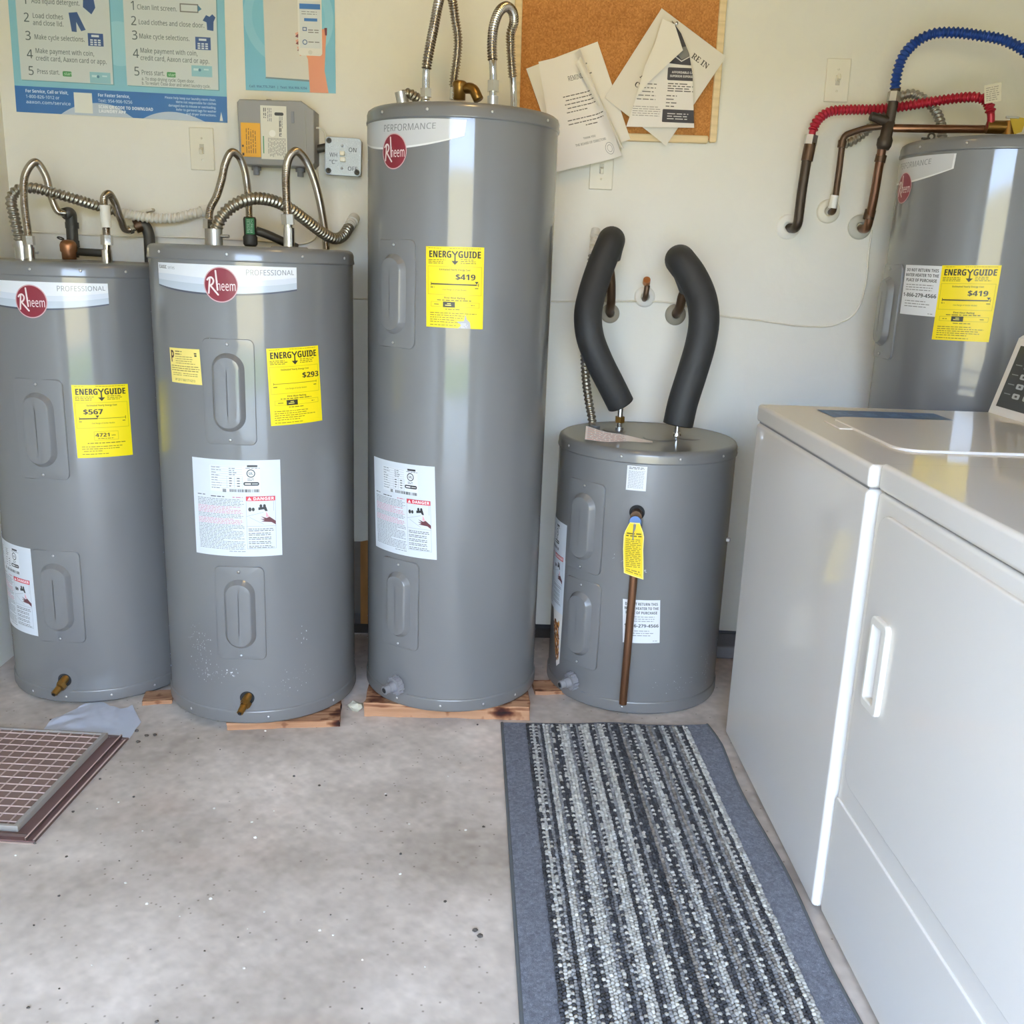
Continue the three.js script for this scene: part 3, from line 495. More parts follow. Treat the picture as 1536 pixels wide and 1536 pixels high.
// ---------------------------------------------------------------- runner rug
{
  const t = thing('runner_rug', 'striped grey woven runner rug with blue grey border on floor', 'rug', [0.072, 0, -2.462]);
  const W = 0.585, L = 1.75, turn = -1.1 * RAD; t.rotation.y = -turn;
  t.rotation.y = 1.1 * RAD; t.scale.set(1, 1, 1);
  // local: x across 0..W, z along 0..L (toward the camera)
  const wave = (x, z) => 0.0016 + 0.005 * Math.max(0, Math.sin(z * 9 + 1)) * Math.exp(-(((x - W) / 0.05) ** 2)) + 0.006 * Math.exp(-(((x - W * 0.52) / 0.07) ** 2)) * Math.exp(-z * 1.2);
  const edgeX = (z) => W + 0.006 * Math.sin(z * 11 + 0.6) * Math.exp(-z * 0.8) + (z < 0.12 ? -0.01 * (1 - z / 0.12) : 0);
  const g = new THREE.BoxGeometry(1, 0.006, 1, 48, 1, 90), p = g.attributes.position;
  for (let i = 0; i < p.count; i++) { const b = p.getZ(i) + 0.5, z = b * L, x = (p.getX(i) + 0.5) * edgeX(z); p.setXYZ(i, x, p.getY(i) + 0.003 + wave(x, z) - 0.0016, z); }
  g.computeVertexNormals();
  const fabricTex = dataTex(512, (u, v) => { const k = hash(Math.floor(u * 512), Math.floor(v * 512)), q = fbm(u * 60, v * 60, 60, 2), s = k > 0.9 ? 46 : 0; return [82 + q * 34 + s, 84 + q * 35 + s, 92 + q * 36 + s]; }, true, 3);
  obj('border_backing', worldUV(g), std(0xffffff, 0.95, 0, { map: fabricTex }), t);
  const e = []; for (let k = 0; k <= 200; k++) { const z = k / 200 * L; e.push(new THREE.Vector3(edgeX(z), 0.004 + wave(edgeX(z), z) - 0.0016, z)); }
  const el = []; for (let k = 0; k <= 60; k++) el.push(new THREE.Vector3(0, 0.004, k / 60 * L));
  obj('edge_binding', [sweep(e, 0.0042, { rad: 8 }), sweep(el, 0.0042, { rad: 8 })], std(0x55585a, 0.7), t);
  // looped pile in rows
  const rows = 60, m0 = 0.066, inner = W - 2 * m0, pitch = 0.0088, per = Math.floor((L - 0.03) / pitch);
  const kind = 'KDLDGKLWGDKDLWLGDKGDLWLKDGLWDKGDKKMGDKDGLLDKGMGDKGLDKGMLDKWLDK'.split('');
  const tone = { W: [[184, 181, 172], [160, 156, 149]], L: [[168, 166, 160], [150, 147, 142]], G: [[122, 121, 121], [104, 103, 104]], M: [[110, 103, 96], [140, 134, 126]], D: [[58, 57, 60], [170, 166, 158]], K: [[44, 44, 47], [62, 62, 66]] };
  const im = new THREE.InstancedMesh(new THREE.IcosahedronGeometry(1, 1), std(0xffffff, 0.95), rows * per);
  const mt = new THREE.Matrix4(), q = new THREE.Quaternion(), c = new THREE.Color(); let n = 0;
  for (let r = 0; r < rows; r++) for (let k = 0; k < per; k++) {
    const z = 0.018 + (k + (r % 2) * 0.5) * pitch, x = m0 + (r + 0.5) / rows * inner + rr(-0.0012, 0.0012), f = x;
    q.setFromEuler(new THREE.Euler(rr(-0.3, 0.3), rr(-0.5, 0.5), rr(-0.3, 0.3)));
    const w = inner / rows * rr(0.52, 0.68);
    mt.compose(new THREE.Vector3(f, 0.0066 + wave(f, z) + rr(0, 0.0012), z), q, new THREE.Vector3(w, 0.0036 * rr(0.8, 1.25), pitch * rr(0.5, 0.66)));
    const pair = tone[kind[r]], alt = kind[r] === 'D' ? (k % 2 === 0 ? (rnd() < 0.12 ? 1 : 0) : (rnd() < 0.72 ? 1 : 0)) : (rnd() < 0.35 ? 1 : 0), b = pair[alt], j = rr(0.85, 1.12);
    c.setRGB(b[0] / 255 * j, b[1] / 255 * j, b[2] / 255 * j, THREE.SRGBColorSpace); im.setMatrixAt(n, mt); im.setColorAt(n++, c);
  }
  im.name = 'looped_pile'; im.userData.kind = 'stuff'; im.castShadow = im.receiveShadow = true; t.add(im);
}

// ---------------------------------------------------------------- floor grille
{
  const t = thing('floor_grille', 'brown metal floor vent grille with a wire mesh', 'vent', [-1.17, 0, -2.11]);
  t.rotation.y = -0.07;
  const brown = std(0x6a4f4c, 0.5, 0.15), dark = std(0x56443f, 0.55, 0.1), wireM = std(0xbfa79c, 0.55), pale = std(0x9c958d, 0.6, 0.2), cellM = std(0x7d665c, 0.8);
  const x0 = -0.27, x1 = 0.245, z0 = -0.236, z1 = 0.236;
  obj('base_flange', [rbox(x0, x1, 0.0005, 0.005, z0, z1, 0.002)], brown, t);
  obj('rim', [box(x1 - 0.022, x1 - 0.019, 0.005, 0.012, z0, z1), box(x0, x1 - 0.019, 0.005, 0.012, z1 - 0.016, z1 - 0.013), box(x0, x1 - 0.019, 0.005, 0.01, z0 + 0.002, z0 + 0.005), box(x1 - 0.004, x1, 0.004, 0.009, z0 + 0.02, z1)], dark, t);
  obj('filter_tray', box(x0, x1 - 0.066, 0.004, 0.013, z0 + 0.008, z1 - 0.034), cellM, t);
  obj('rim_edge_strip', [box(x1 - 0.0222, x1 - 0.0188, 0.012, 0.0124, z0, z1), box(x1 - 0.0042, x1 + 0.0002, 0.009, 0.0094, z0 + 0.02, z1), box(x0, x1, 0.0, 0.0006, z1, z1 + 0.004)], wireM, t);  // thin strips in the pale wire colour along the rim edges
  obj('tray_edge', [rbox(x1 - 0.066, x1 - 0.054, 0.004, 0.0195, z0 + 0.008, z1 - 0.034, 0.002), rbox(x0, x1 - 0.054, 0.004, 0.019, z1 - 0.04, z1 - 0.03, 0.002), rbox(x0, x1 - 0.054, 0.004, 0.0175, z0 + 0.004, z0 + 0.012, 0.002)], pale, t);
  const a0 = x0 + 0.01, a1 = x1 - 0.066, b0 = z0 + 0.012, b1 = z1 - 0.04;
  for (let i = 0; i < 14; i++) obj('wire', cyl(0.0016, 0.0016, b1 - b0, 6).rotateX(Math.PI / 2).translate(a0 + (i + 0.4) / 14 * (a1 - a0), 0.0146, (b0 + b1) / 2), wireM, t);
  for (let i = 0; i < 14; i++) obj('wire', cyl(0.0016, 0.0016, a1 - a0, 6).rotateZ(Math.PI / 2).translate((a0 + a1) / 2, 0.0155, b0 + (i + 0.6) / 14 * (b1 - b0)), wireM, t);
}

// ---------------------------------------------------------------- boards and scraps on the floor
const boardTex = dataTex(512, (u, v) => { const k = fbm(u * 3, v * 30, 3, 5), s = fbm(u * 9 + 3, v * 9, 9, 4), d = fbm(u * 5 + 1, v * 40, 5, 3), st = Math.max(0, s - 0.5) * 420 + Math.max(0, d - 0.55) * 260; return [146 + k * 46 - st, 104 + k * 44 - st, 74 + k * 40 - st * 0.9]; }, true, 2.2);
const boardM = std(0xffffff, 0.85, 0, { map: boardTex });
function board(name, label, x0, x1, h, z0, z1, turn, wob = 0.008) {
  const g = new THREE.BoxGeometry(x1 - x0, h, z1 - z0, 40, 2, 30), p = g.attributes.position;
  for (let i = 0; i < p.count; i++) { const x = p.getX(i), z = p.getZ(i), e = (v, l) => Math.abs(Math.abs(v) - l / 2) < 1e-6; if (e(z, z1 - z0)) p.setZ(i, z + wob * (fbm(x * 30 + 9, p.getY(i) * 60 + 4, 64, 3) - 0.5)); if (e(x, x1 - x0)) p.setX(i, x + wob * (fbm(z * 30 + 2, p.getY(i) * 60, 64, 3) - 0.5)); }
  g.computeVertexNormals(); const m = obj(name, worldUV(toCreasedNormals(g, 0.6)), boardM); m.position.set((x0 + x1) / 2, h / 2 + 0.0005, (z0 + z1) / 2); m.rotation.y = turn; return tag(m, label, 'board');
}
board('plywood_board', 'worn wooden board under the tallest grey heater', -0.315, 0.15, 0.0405, -2.94, -2.49, 0, 0.01);
board('wood_plank', 'thin wooden plank under the heater with permit sticker', -0.70, -0.40, 0.0205, -2.88, -2.405, 0.12);
board('wood_shim', 'flat scrap of wood beside the low heater base', 0.17, 0.30, 0.012, -2.74, -2.66, 0.1);
board('wood_offcut', 'small wood offcut between the two shorter heaters', -0.95, -0.87, 0.012, -2.60, -2.53, 0.2);
tag(obj('concrete_kerb', worldUV(rbox(0.77, 1.12, 0, 0.045, -3.085, -2.965, 0.008)), std(0x77767a, 0.9, 0, { bumpMap: concreteBump, bumpScale: 0.004 })), 'low grey concrete kerb beside the washer by the wall', 'kerb');
{
  const g = new THREE.PlaneGeometry(0.24, 0.19, 28, 24).rotateX(-Math.PI / 2), p = g.attributes.position;
  for (let i = 0; i < p.count; i++) { const x = p.getX(i), z = p.getZ(i), w = fbm(x * 22 + 7, z * 22 + 3, 64, 3); const k = 1 - 0.45 * Math.max(0, -z / 0.095) ; p.setXYZ(i, x * k + 0.03 * z, 0.003 + 0.016 * Math.max(0, w - 0.4), z + 0.02 * Math.sin(x * 26)); }
  g.computeVertexNormals(); g.translate(-1.03, 0, -2.42);
  tag(obj('plastic_scrap', g, std(0xdde2ee, 0.4, 0, { transmission: 0.3, thickness: 0, side: THREE.DoubleSide })), 'crumpled clear plastic scrap behind the floor grille', 'plastic');
}
const pebble = (r, s) => { const g = new THREE.IcosahedronGeometry(r, 1), p = g.attributes.position; for (let i = 0; i < p.count; i++) { const k = 0.75 + 0.5 * hash(Math.round(p.getX(i) * 4e4) + s, Math.round(p.getZ(i) * 4e4) - Math.round(p.getY(i) * 3e4)); p.setXYZ(i, p.getX(i) * k * 1.3, p.getY(i) * k * 0.8, p.getZ(i) * k); } g.computeVertexNormals(); return toCreasedNormals(g, 0.3); };
tag(obj('plaster_chunk', pebble(0.017, 3).translate(-0.345, 0.012, -2.53), std(0xbab6a4, 0.9)), 'pale plaster chunk on the floor beside the wooden board', 'chunk');
{
  const light = [], darkC = [];
  for (let i = 0; i < 60; i++) { const g = pebble(rr(0.0012, 0.0028), i).translate(rr(-1.25, 0.05), 0.0015, rr(-2.46, -1.35)); (rnd() < 0.45 ? light : darkC).push(g); }
  for (const [x, z] of [[-0.905, -2.37], [-0.87, -2.345], [-0.85, -2.35], [-0.88, -2.31], [0.01, -1.6], [0.02, -1.585]]) darkC.push(pebble(0.0042, x * 100).translate(x, 0.003, z));
  const a = obj('floor_grit', [...light], std(0xdad7cf, 0.9)); tag(a, 'pale grit scattered on the concrete floor', 'grit'); a.userData.kind = 'stuff';
  const b = obj('floor_dirt', [...darkC], std(0x4a443f, 0.95)); tag(b, 'dark dirt crumbs scattered on the concrete floor', 'dirt'); b.userData.kind = 'stuff';
}

// ---------------------------------------------------------------- hoses, conduits and pipes
function hose(name, label, cat, ctrl, r, amp, pitch, mat, opt = {}) {
  const t = thing(name, label, cat, [0, 0, 0], opt.group), path = curve(ctrl), a = opt.a ?? 0.06, b = opt.b ?? 0.94;
  const body = obj('corrugated_tube', sweep(sub(path, a, b), r, { amp, pitch, helix: opt.helix ?? 0, per: 7, rad: 18 }), mat, t);
  if (a > 0) obj('end_sleeve', sweep(sub(path, 0, a), r * (opt.sleeve ?? 0.8)), opt.sleeveMat ?? M.chrome, t);
  if (b < 1) obj('end_sleeve', sweep(sub(path, b, 1), r * (opt.sleeve ?? 0.8)), opt.sleeveMat ?? M.chrome, t);
  for (const [tt, nr, nh, off = 0] of opt.nuts ?? []) { const d = dirAt(path, tt), p = ptAt(path, tt); obj('nut', orient(hexNut(nr, nh), p.map((v, i) => v + d[i] * off), d), opt.nutMat ?? M.chrome, t); }
  return { t, path, body };
}
const nipple = (t, p, r, y0, y1, mat = M.chrome) => obj('nipple', cyl(r, r, y1 - y0).translate(p[0], (y0 + y1) / 2, p[2]), mat, t);
// corner heater
{
  const h = hose('flexible_hose', 'tall looped steel hose on the heater in the corner', 'hose', [[-1.274, 1.209, -2.8], [-1.275, 1.277, -2.8], [-1.278, 1.364, -2.8], [-1.278, 1.431, -2.82], [-1.266, 1.468, -2.86], [-1.263, 1.439, -2.91], [-1.269, 1.379, -2.955], [-1.267, 1.342, -2.99], [-1.251, 1.339, -3]], 0.0098, 0.0007, 0.004, M.steel, { a: 0.12, b: 0.97, nuts: [[0.1, 0.016, 0.024]], sleeve: 1.05 });
  nipple(h.t, [-1.274, 1.205, -2.8], 0.0125, 1.2, 1.24);
  const e = thing('pipe_elbow', 'dark grey pipe elbow above the corner heater', 'pipe');
  obj('elbow', sweep(bent([[-1.257, 1.337, -3], [-1.245, 1.344, -3.02], [-1.249, 1.293, -3.03], [-1.251, 1.214, -3.03]], 0.03), 0.0165), M.galv, e);
  obj('collar', [orient(cyl(0.019, 0.019, 0.018), [-1.248, 1.306, -3.03], [0, 1, 0]), orient(cyl(0.019, 0.019, 0.02), [-1.25, 1.253, -3.03], [0, 1, 0])], M.galv, e);
  obj('side_branch', sweep([V([-1.25, 1.231, -3.03]), V([-1.155, 1.229, -3.03])], 0.0115), M.galv, e);
  const v = thing('brass_valve', 'stubby brass valve on top of the corner heater', 'valve', [-1.18, 1.207, -2.83]);
  obj('body', lathe([[0, 0], [0.02, 0], [0.0205, 0.022], [0.024, 0.026], [0.0245, 0.042], [0.021, 0.05], [0.014, 0.056], [0, 0.057]], 8), std(0x9a6c4c, 0.4, 0.85), v);
  obj('handle', orient(new THREE.TorusGeometry(0.008, 0.002, 8, 20), [-0.018, 0.06, 0.005], [0.2, 0.4, 1]), M.galv, v);
  obj('base_plate', lathe([[0.052, 0], [0.046, 0.006], [0.02, 0.008], [0, 0.008]], 40).translate(0, -0.004, 0), M.capGrey, v);
}
{
  const h = hose('flexible_hose', 'short steel hose with a paper sleeve on the corner heater', 'hose', [[-1.056, 1.21, -2.78], [-1.053, 1.284, -2.78], [-1.054, 1.346, -2.78], [-1.057, 1.377, -2.79], [-1.055, 1.39, -2.82], [-1.057, 1.374, -2.86], [-1.067, 1.328, -2.93], [-1.073, 1.3, -2.98], [-1.065, 1.301, -3], [-1.05, 1.313, -3.02]], 0.0098, 0.0007, 0.004, M.steel, { a: 0.16, b: 0.95, nuts: [[0.13, 0.0165, 0.026], [0.93, 0.014, 0.014]], sleeve: 1.05 });
  nipple(h.t, [-1.056, 1.205, -2.78], 0.0135, 1.195, 1.24);
  const lt = canvasTex(96, 160, (g) => { g.fillStyle = '#e6e2d6'; g.fillRect(0, 0, 96, 160); lines(g, 8, 14, 80, 14, 10, '#9b978c', 4, 0.2); });
  obj('paper_sleeve', sweep([V([-1.052, 1.3, -2.78]), V([-1.053, 1.358, -2.78])], 0.0132, { caps: false }), printed(lt, 0.7), h.t).userData.label = 'white paper sleeve';
  const e = thing('pipe_elbow', 'dark pipe elbow beside the permit sticker heater', 'pipe');
  obj('elbow', sweep(bent([[-1.058, 1.307, -3.02], [-1.033, 1.318, -3.03], [-1.023, 1.288, -3.035], [-1.026, 1.195, -3.04]], 0.03), 0.0165), M.galv, e);
  obj('collar', orient(cyl(0.0195, 0.0195, 0.02), [-1.05, 1.312, -3.022], dirAt([V([-1.058, 1.307, -3.02]), V([-1.033, 1.318, -3.03])], 0)), M.oldCopper, e);
  obj('wall_strap', [rbox(-0.012, 0.045, -0.004, 0.004, -0.03, 0.0, 0.002).rotateZ(0.25).translate(...[-1.063, 1.351, -3.06])], M.ivory, e);
}
function conduit(label, ctrl, cut, r, group) {
  const t = thing('flexible_conduit', label, 'conduit'), path = curve(ctrl), o = { amp: r * 0.15, pitch: 0.0122, helix: 1, per: 8, rad: 18 };
  obj('metal_sheath', sweep(sub(path, 0, cut), r, o), M.conduit, t);
  if (cut < 1) obj('painted_sheath', sweep(sub(path, cut, 1), r, o), M.paintedConduit, t).userData.label = 'white painted length';
  const d = dirAt(path, 1); if (cut < 1) obj('wall_connector', orient(cyl(r * 1.25, r * 1.15, 0.025), ptAt(path, 1), d), M.paintedConduit, t);
  return { t, path };
}
{
  const c = conduit('ribbed grey conduit arching over the corner heater to the wall', [[-1.311, 1.2, -2.84], [-1.322, 1.254, -2.85], [-1.338, 1.33, -2.86], [-1.345, 1.369, -2.87], [-1.327, 1.395, -2.88], [-1.286, 1.4, -2.88], [-1.234, 1.39, -2.885], [-1.193, 1.378, -2.92], [-1.143, 1.361, -2.98], [-1.074, 1.344, -3], [-1.003, 1.336, -3.02], [-0.9466, 1.339, -3.04], [-0.8991, 1.353, -3.055], [-0.8645, 1.365, -3.075]], 0.66, 0.0135);
  obj('connector', [orient(cyl(0.019, 0.019, 0.05), [-1.315, 1.229, -2.845], [0, 1, 0]), orient(cyl(0.022, 0.022, 0.016), [-1.315, 1.247, -2.845], [0, 1, 0]), orient(cyl(0.004, 0.004, 0.05), [-1.296, 1.226, -2.845], [1, 0, 0])], M.zinc, c.t);
}
// heater with the permit sticker
{
  const h = hose('flexible_hose', 'kinked steel hose above the permit sticker heater', 'hose', [[-0.7486, 1.266, -2.7], [-0.7499, 1.319, -2.7], [-0.7467, 1.354, -2.7], [-0.7305, 1.39, -2.71], [-0.72, 1.436, -2.73], [-0.715, 1.476, -2.75], [-0.7057, 1.507, -2.78], [-0.6962, 1.502, -2.82], [-0.6924, 1.475, -2.86], [-0.6944, 1.428, -2.9], [-0.6968, 1.384, -2.92], [-0.6987, 1.339, -2.93]], 0.0098, 0.0007, 0.004, M.steel, { a: 0.12, b: 0.99, nuts: [[0.1, 0.0165, 0.024]], sleeve: 1.05 });
  nipple(h.t, [-0.749, 1.256, -2.7], 0.0135, 1.255, 1.31, M.zinc);
  const v = thing('check_valve', 'dark grey valve with a green tag behind the permit sticker heater', 'valve');
  obj('body', orient(lathe([[0, -0.046], [0.015, -0.046], [0.02, -0.04], [0.0205, -0.02], [0.017, -0.014], [0.0185, 0.03], [0.016, 0.036], [0, 0.036]], 28), [-0.6976, 1.311, -2.93], [0, 1, 0]), M.galv, v);
  obj('side_pipe', sweep(bent([[-0.6804, 1.31, -2.93], [-0.6484, 1.3, -2.94], [-0.5738, 1.266, -2.98]], 0.02), 0.0125), M.galv, v);
  const gt = canvasTex(64, 96, (g) => { g.fillStyle = '#2f7a50'; g.fillRect(0, 0, 64, 96); lines(g, 8, 10, 48, 9, 9, '#a9d3b9', 4, 0.2); });
  obj('green_tag', rbox(-0.0125, 0.0125, -0.023, 0.023, -0.002, 0.002, 0.001).translate(...[-0.6921, 1.321, -2.908]), printed(gt, 0.5), v).userData.label = 'green paper tag';
}
{
  const h = hose('flexible_hose', 'smoothly arched steel hose above the permit sticker heater', 'hose', [[-0.5314, 1.267, -2.66], [-0.5336, 1.326, -2.66], [-0.5359, 1.385, -2.66], [-0.5383, 1.448, -2.67], [-0.5365, 1.49, -2.7], [-0.5264, 1.513, -2.74], [-0.5147, 1.505, -2.79], [-0.5044, 1.471, -2.85], [-0.4969, 1.418, -2.91], [-0.4928, 1.357, -2.96], [-0.4905, 1.307, -2.99], [-0.4905, 1.244, -3.01]], 0.0102, 0.0009, 0.0045, M.steel, { a: 0.12, b: 0.97, nuts: [[0.1, 0.0175, 0.026]], sleeve: 1.1 });
  nipple(h.t, [-0.5315, 1.264, -2.66], 0.0145, 1.255, 1.315);
}
{
  const c = conduit('ribbed grey conduit bowed over the permit sticker heater', [[-0.7198, 1.267, -2.64], [-0.7167, 1.302, -2.64], [-0.6999, 1.336, -2.64], [-0.6686, 1.367, -2.65], [-0.6339, 1.385, -2.68], [-0.5975, 1.387, -2.72], [-0.5584, 1.373, -2.77], [-0.5176, 1.34, -2.84], [-0.4831, 1.309, -2.91], [-0.4565, 1.296, -2.96], [-0.4389, 1.307, -3], [-0.4292, 1.328, -3.03], [-0.4193, 1.355, -3.075]], 0.93, 0.0145);
  obj('connector', [orient(cyl(0.02, 0.02, 0.045), [-0.7209, 1.282, -2.64], [0, 1, 0]), orient(cyl(0.0045, 0.0045, 0.05), [-0.7056, 1.287, -2.635], [1, 0, 0.2])], M.zinc, c.t);
  obj('top_plate', lathe([[0.05, 0], [0.046, 0.004], [0, 0.004]], 36).translate([-0.5314, 1.266, -2.66][0], 1.263, -2.66), M.capGrey, c.t);
}
// tallest heater
{
  const h = hose('flexible_hose', 'high corrugated hose looping up from the tallest heater', 'hose', [[-0.1765, 1.642, -2.66], [-0.1772, 1.689, -2.66], [-0.176, 1.721, -2.66], [-0.1689, 1.77, -2.67], [-0.1608, 1.821, -2.69], [-0.1527, 1.875, -2.71], [-0.1437, 1.925, -2.75], [-0.1325, 1.944, -2.8], [-0.1231, 1.922, -2.84], [-0.1142, 1.877, -2.87], [-0.1066, 1.832, -2.89], [-0.1095, 1.783, -2.9], [-0.1162, 1.737, -2.91], [-0.1187, 1.682, -2.91]], 0.0112, 0.002, 0.0075, M.steel, { a: 0.11, b: 0.95, nuts: [[0.025, 0.0155, 0.02]], sleeve: 0.85 });
  nipple(h.t, [-0.1765, 1.639, -2.66], 0.0125, 1.6, 1.64);
}
{
  const h = hose('flexible_hose', 'low curled corrugated hose beside the cork board', 'hose', [[-0.005793, 1.63, -2.64], [-0.006376, 1.701, -2.64], [-0.009203, 1.737, -2.64], [-0.01225, 1.78, -2.65], [-0.008633, 1.826, -2.67], [0.003762, 1.865, -2.7], [0.02233, 1.886, -2.74], [0.03882, 1.883, -2.78], [0.04367, 1.866, -2.81], [0.0361, 1.842, -2.83], [0.03788, 1.805, -2.85], [0.0435, 1.757, -2.86], [0.04889, 1.717, -2.87], [0.05298, 1.657, -2.87]], 0.0112, 0.0018, 0.0072, M.steel, { a: 0.18, b: 0.86, nuts: [[0.08, 0.0165, 0.026]], sleeve: 0.85 });
  nipple(h.t, [-0.005793, 1.63, -2.64], 0.014, 1.6, 1.655, M.zinc);
}
{
  const v = thing('relief_valve', 'brass relief valve on top of the tallest heater', 'valve', [-0.09451, 1.666, -2.8]);
  obj('body', lathe([[0, 0], [0.016, 0], [0.017, 0.03], [0.02, 0.036], [0.02, 0.044], [0.014, 0.048], [0, 0.048]], 12).translate(-0.002, 0, 0), M.brass, v);
  obj('outlet', sweep(bent([[0.01, 0.03, 0.0], [0.035, 0.03, 0.01], [0.05, 0.0, 0.02]], 0.03), 0.014), M.brass, v);
  const c = thing('flexible_conduit', 'small conduit elbow at the back of the tallest heater', 'conduit');
  obj('metal_sheath', sweep(curve([[-0.2483, 1.647, -2.8], [-0.2484, 1.667, -2.8], [-0.2343, 1.677, -2.8], [-0.2171, 1.671, -2.81], [-0.1986, 1.663, -2.83]]), 0.0125, { amp: 0.0016, pitch: 0.009, helix: 1, per: 8 }), M.conduit, c);
  obj('connector', orient(cyl(0.016, 0.017, 0.03), [-0.2502, 1.665, -2.8], [-0.2, 1, 0]), M.zinc, c);
}
// low heater: foam covered pipes
{
  const mk = (label, path, r, nz, nut, stub) => {
    const t = thing('insulated_pipe', label, 'pipe');
    obj('foam_sleeve', sweep(path, r, { rad: 32 }), M.foam, t);
    nut(t); stub(t); return t;
  };
  mk('left curved pipe in black foam above the low heater', curve([[0.3998, 0.8536, -2.85], [0.3695, 0.9053, -2.84], [0.3243, 0.9828, -2.83], [0.2952, 1.049, -2.83], [0.2868, 1.111, -2.84], [0.297, 1.17, -2.86], [0.3209, 1.246, -2.89], [0.3476, 1.311, -2.92], [0.3551, 1.321, -2.955], [0.3535, 1.3, -2.98], [0.3503, 1.275, -2.99]], 160), 0.0405, 0, (t) => {
    const p = [0.4017, 0.784, -2.86]; nipple(t, p, 0.0085, 0.766, 0.84); obj('nut', hexNut(0.015, 0.018).translate(p[0], 0.806, p[2]), M.brass, t); obj('nut', cyl(0.012, 0.012, 0.012).translate(p[0], 0.776, p[2]), M.zinc, t);
  }, (t) => obj('wall_stub', sweep(bent([[0.3499, 1.281, -2.99], [0.369, 1.208, -3.01], [0.3759, 1.138, -3.03], [0.379, 1.104, -3.09]], 0.03), 0.0135), M.oldCopper, t));
  mk('right curved pipe in black foam above the low heater', curve([[0.5655, 0.8056, -2.8], [0.5741, 0.8688, -2.8], [0.5941, 0.9568, -2.8], [0.614, 1.043, -2.81], [0.6201, 1.109, -2.82], [0.6113, 1.169, -2.84], [0.5854, 1.228, -2.87], [0.5589, 1.266, -2.9], [0.56, 1.273, -2.94], [0.5899, 1.247, -2.98], [0.6184, 1.197, -3]], 160), 0.044, 0, (t) => {
    const p = [0.564, 0.7758, -2.8]; nipple(t, p, 0.0085, 0.766, 0.81); obj('nut', cyl(0.014, 0.012, 0.012).translate(p[0], 0.775, p[2]), M.chrome, t);
  }, (t) => obj('wall_stub', sweep(bent([[0.6136, 1.207, -3], [0.5915, 1.176, -3.02], [0.5888, 1.131, -3.03], [0.5874, 1.108, -3.09]], 0.03), 0.0145), M.oldCopper, t));
}
function escutcheon(label, p, r, mat = M.white, tilt = 0) {
  const g = orient(lathe([[r, 0], [r, 0.003], [r * 0.85, 0.008], [r * 0.5, 0.011], [0.012, 0.0115], [0.012, 0.0]], 40), [0, 0, 0], [0.04 * tilt, 0.05 * tilt, 1]);
  const m = obj('pipe_escutcheon', g, mat); m.position.set(p[0], p[1], WZ); return tag(m, label, 'pipe collar');
}
escutcheon('wall collar behind the left foam pipe', [0.3811, 1.104, -3.09], 0.03, std(0x9a9284, 0.5), 1);
escutcheon('wall collar around the capped copper stub', [0.4866, 1.159, -3.09], 0.032, M.white, 1);
escutcheon('stained wall collar behind the right foam pipe', [0.5874, 1.108, -3.09], 0.033, std(0x8d8678, 0.5), 1);
{
  const t = thing('capped_stub', 'short capped copper stub on the wall between foam pipes', 'pipe');
  obj('stub', sweep(bent([[0.4851, 1.151, -3.09], [0.4819, 1.157, -3.045], [0.4845, 1.195, -3.04]], 0.02), 0.0085), M.oldCopper, t);
  obj('cap', orient(cyl(0.0115, 0.011, 0.02), [0.4808, 1.207, -3.035], [-0.1, 0.55, 0.9]), std(0xb98055, 0.35, 0.85), t);
}
{
  const c = conduit('pale ribbed conduit running behind the left foam pipe', [[0.3231, 0.7546, -2.84], [0.3173, 0.8029, -2.85], [0.3035, 0.8694, -2.87], [0.2947, 0.935, -2.9], [0.291, 1.049, -2.95], [0.2992, 1.185, -3.01], [0.3118, 1.284, -3.05], [0.3201, 1.344, -3.085]], 0.88, 0.0118);
  obj('connector', [orient(cyl(0.018, 0.016, 0.028), [0.3231, 0.7796, -2.835], [0.15, 1, 0.2]), orient(cyl(0.022, 0.022, 0.006), [0.328, 0.7637, -2.835], [0, 1, 0])], M.capGrey, c.t);
}
{
  const pt = canvasTex(256, 96, (g, w, h) => { g.fillStyle = '#e4dcd8'; g.fillRect(0, 0, w, h); for (let y = 6; y < h; y += 9) lines(g, 8, y, 150, 1, 8, y % 2 ? '#c98f86' : '#a7a4a6', 4, 0.1); });
  const g = new THREE.PlaneGeometry(0.19, 0.075, 20, 8).rotateX(-Math.PI / 2), p = g.attributes.position;
  for (let i = 0; i < p.count; i++) { const x = p.getX(i), z = p.getZ(i), u = (0.095 - x) / 0.19, q = 0.5 - z / 0.075; p.setXYZ(i, x, 0.002 + 0.026 * u * q + 0.003 * Math.sin(x * 50) * u, z * (0.3 + 0.7 * u)); }
  g.computeVertexNormals(); const m = obj('folded_leaflet', g, printed(pt, 0.7)); m.position.set([0.3785, 0.772, -2.69][0], 0.772, [0.3785, 0.772, -2.69][2]); m.rotation.y = -0.12;
  tag(m, 'creased printed leaflet lying on the low heater', 'leaflet');
}
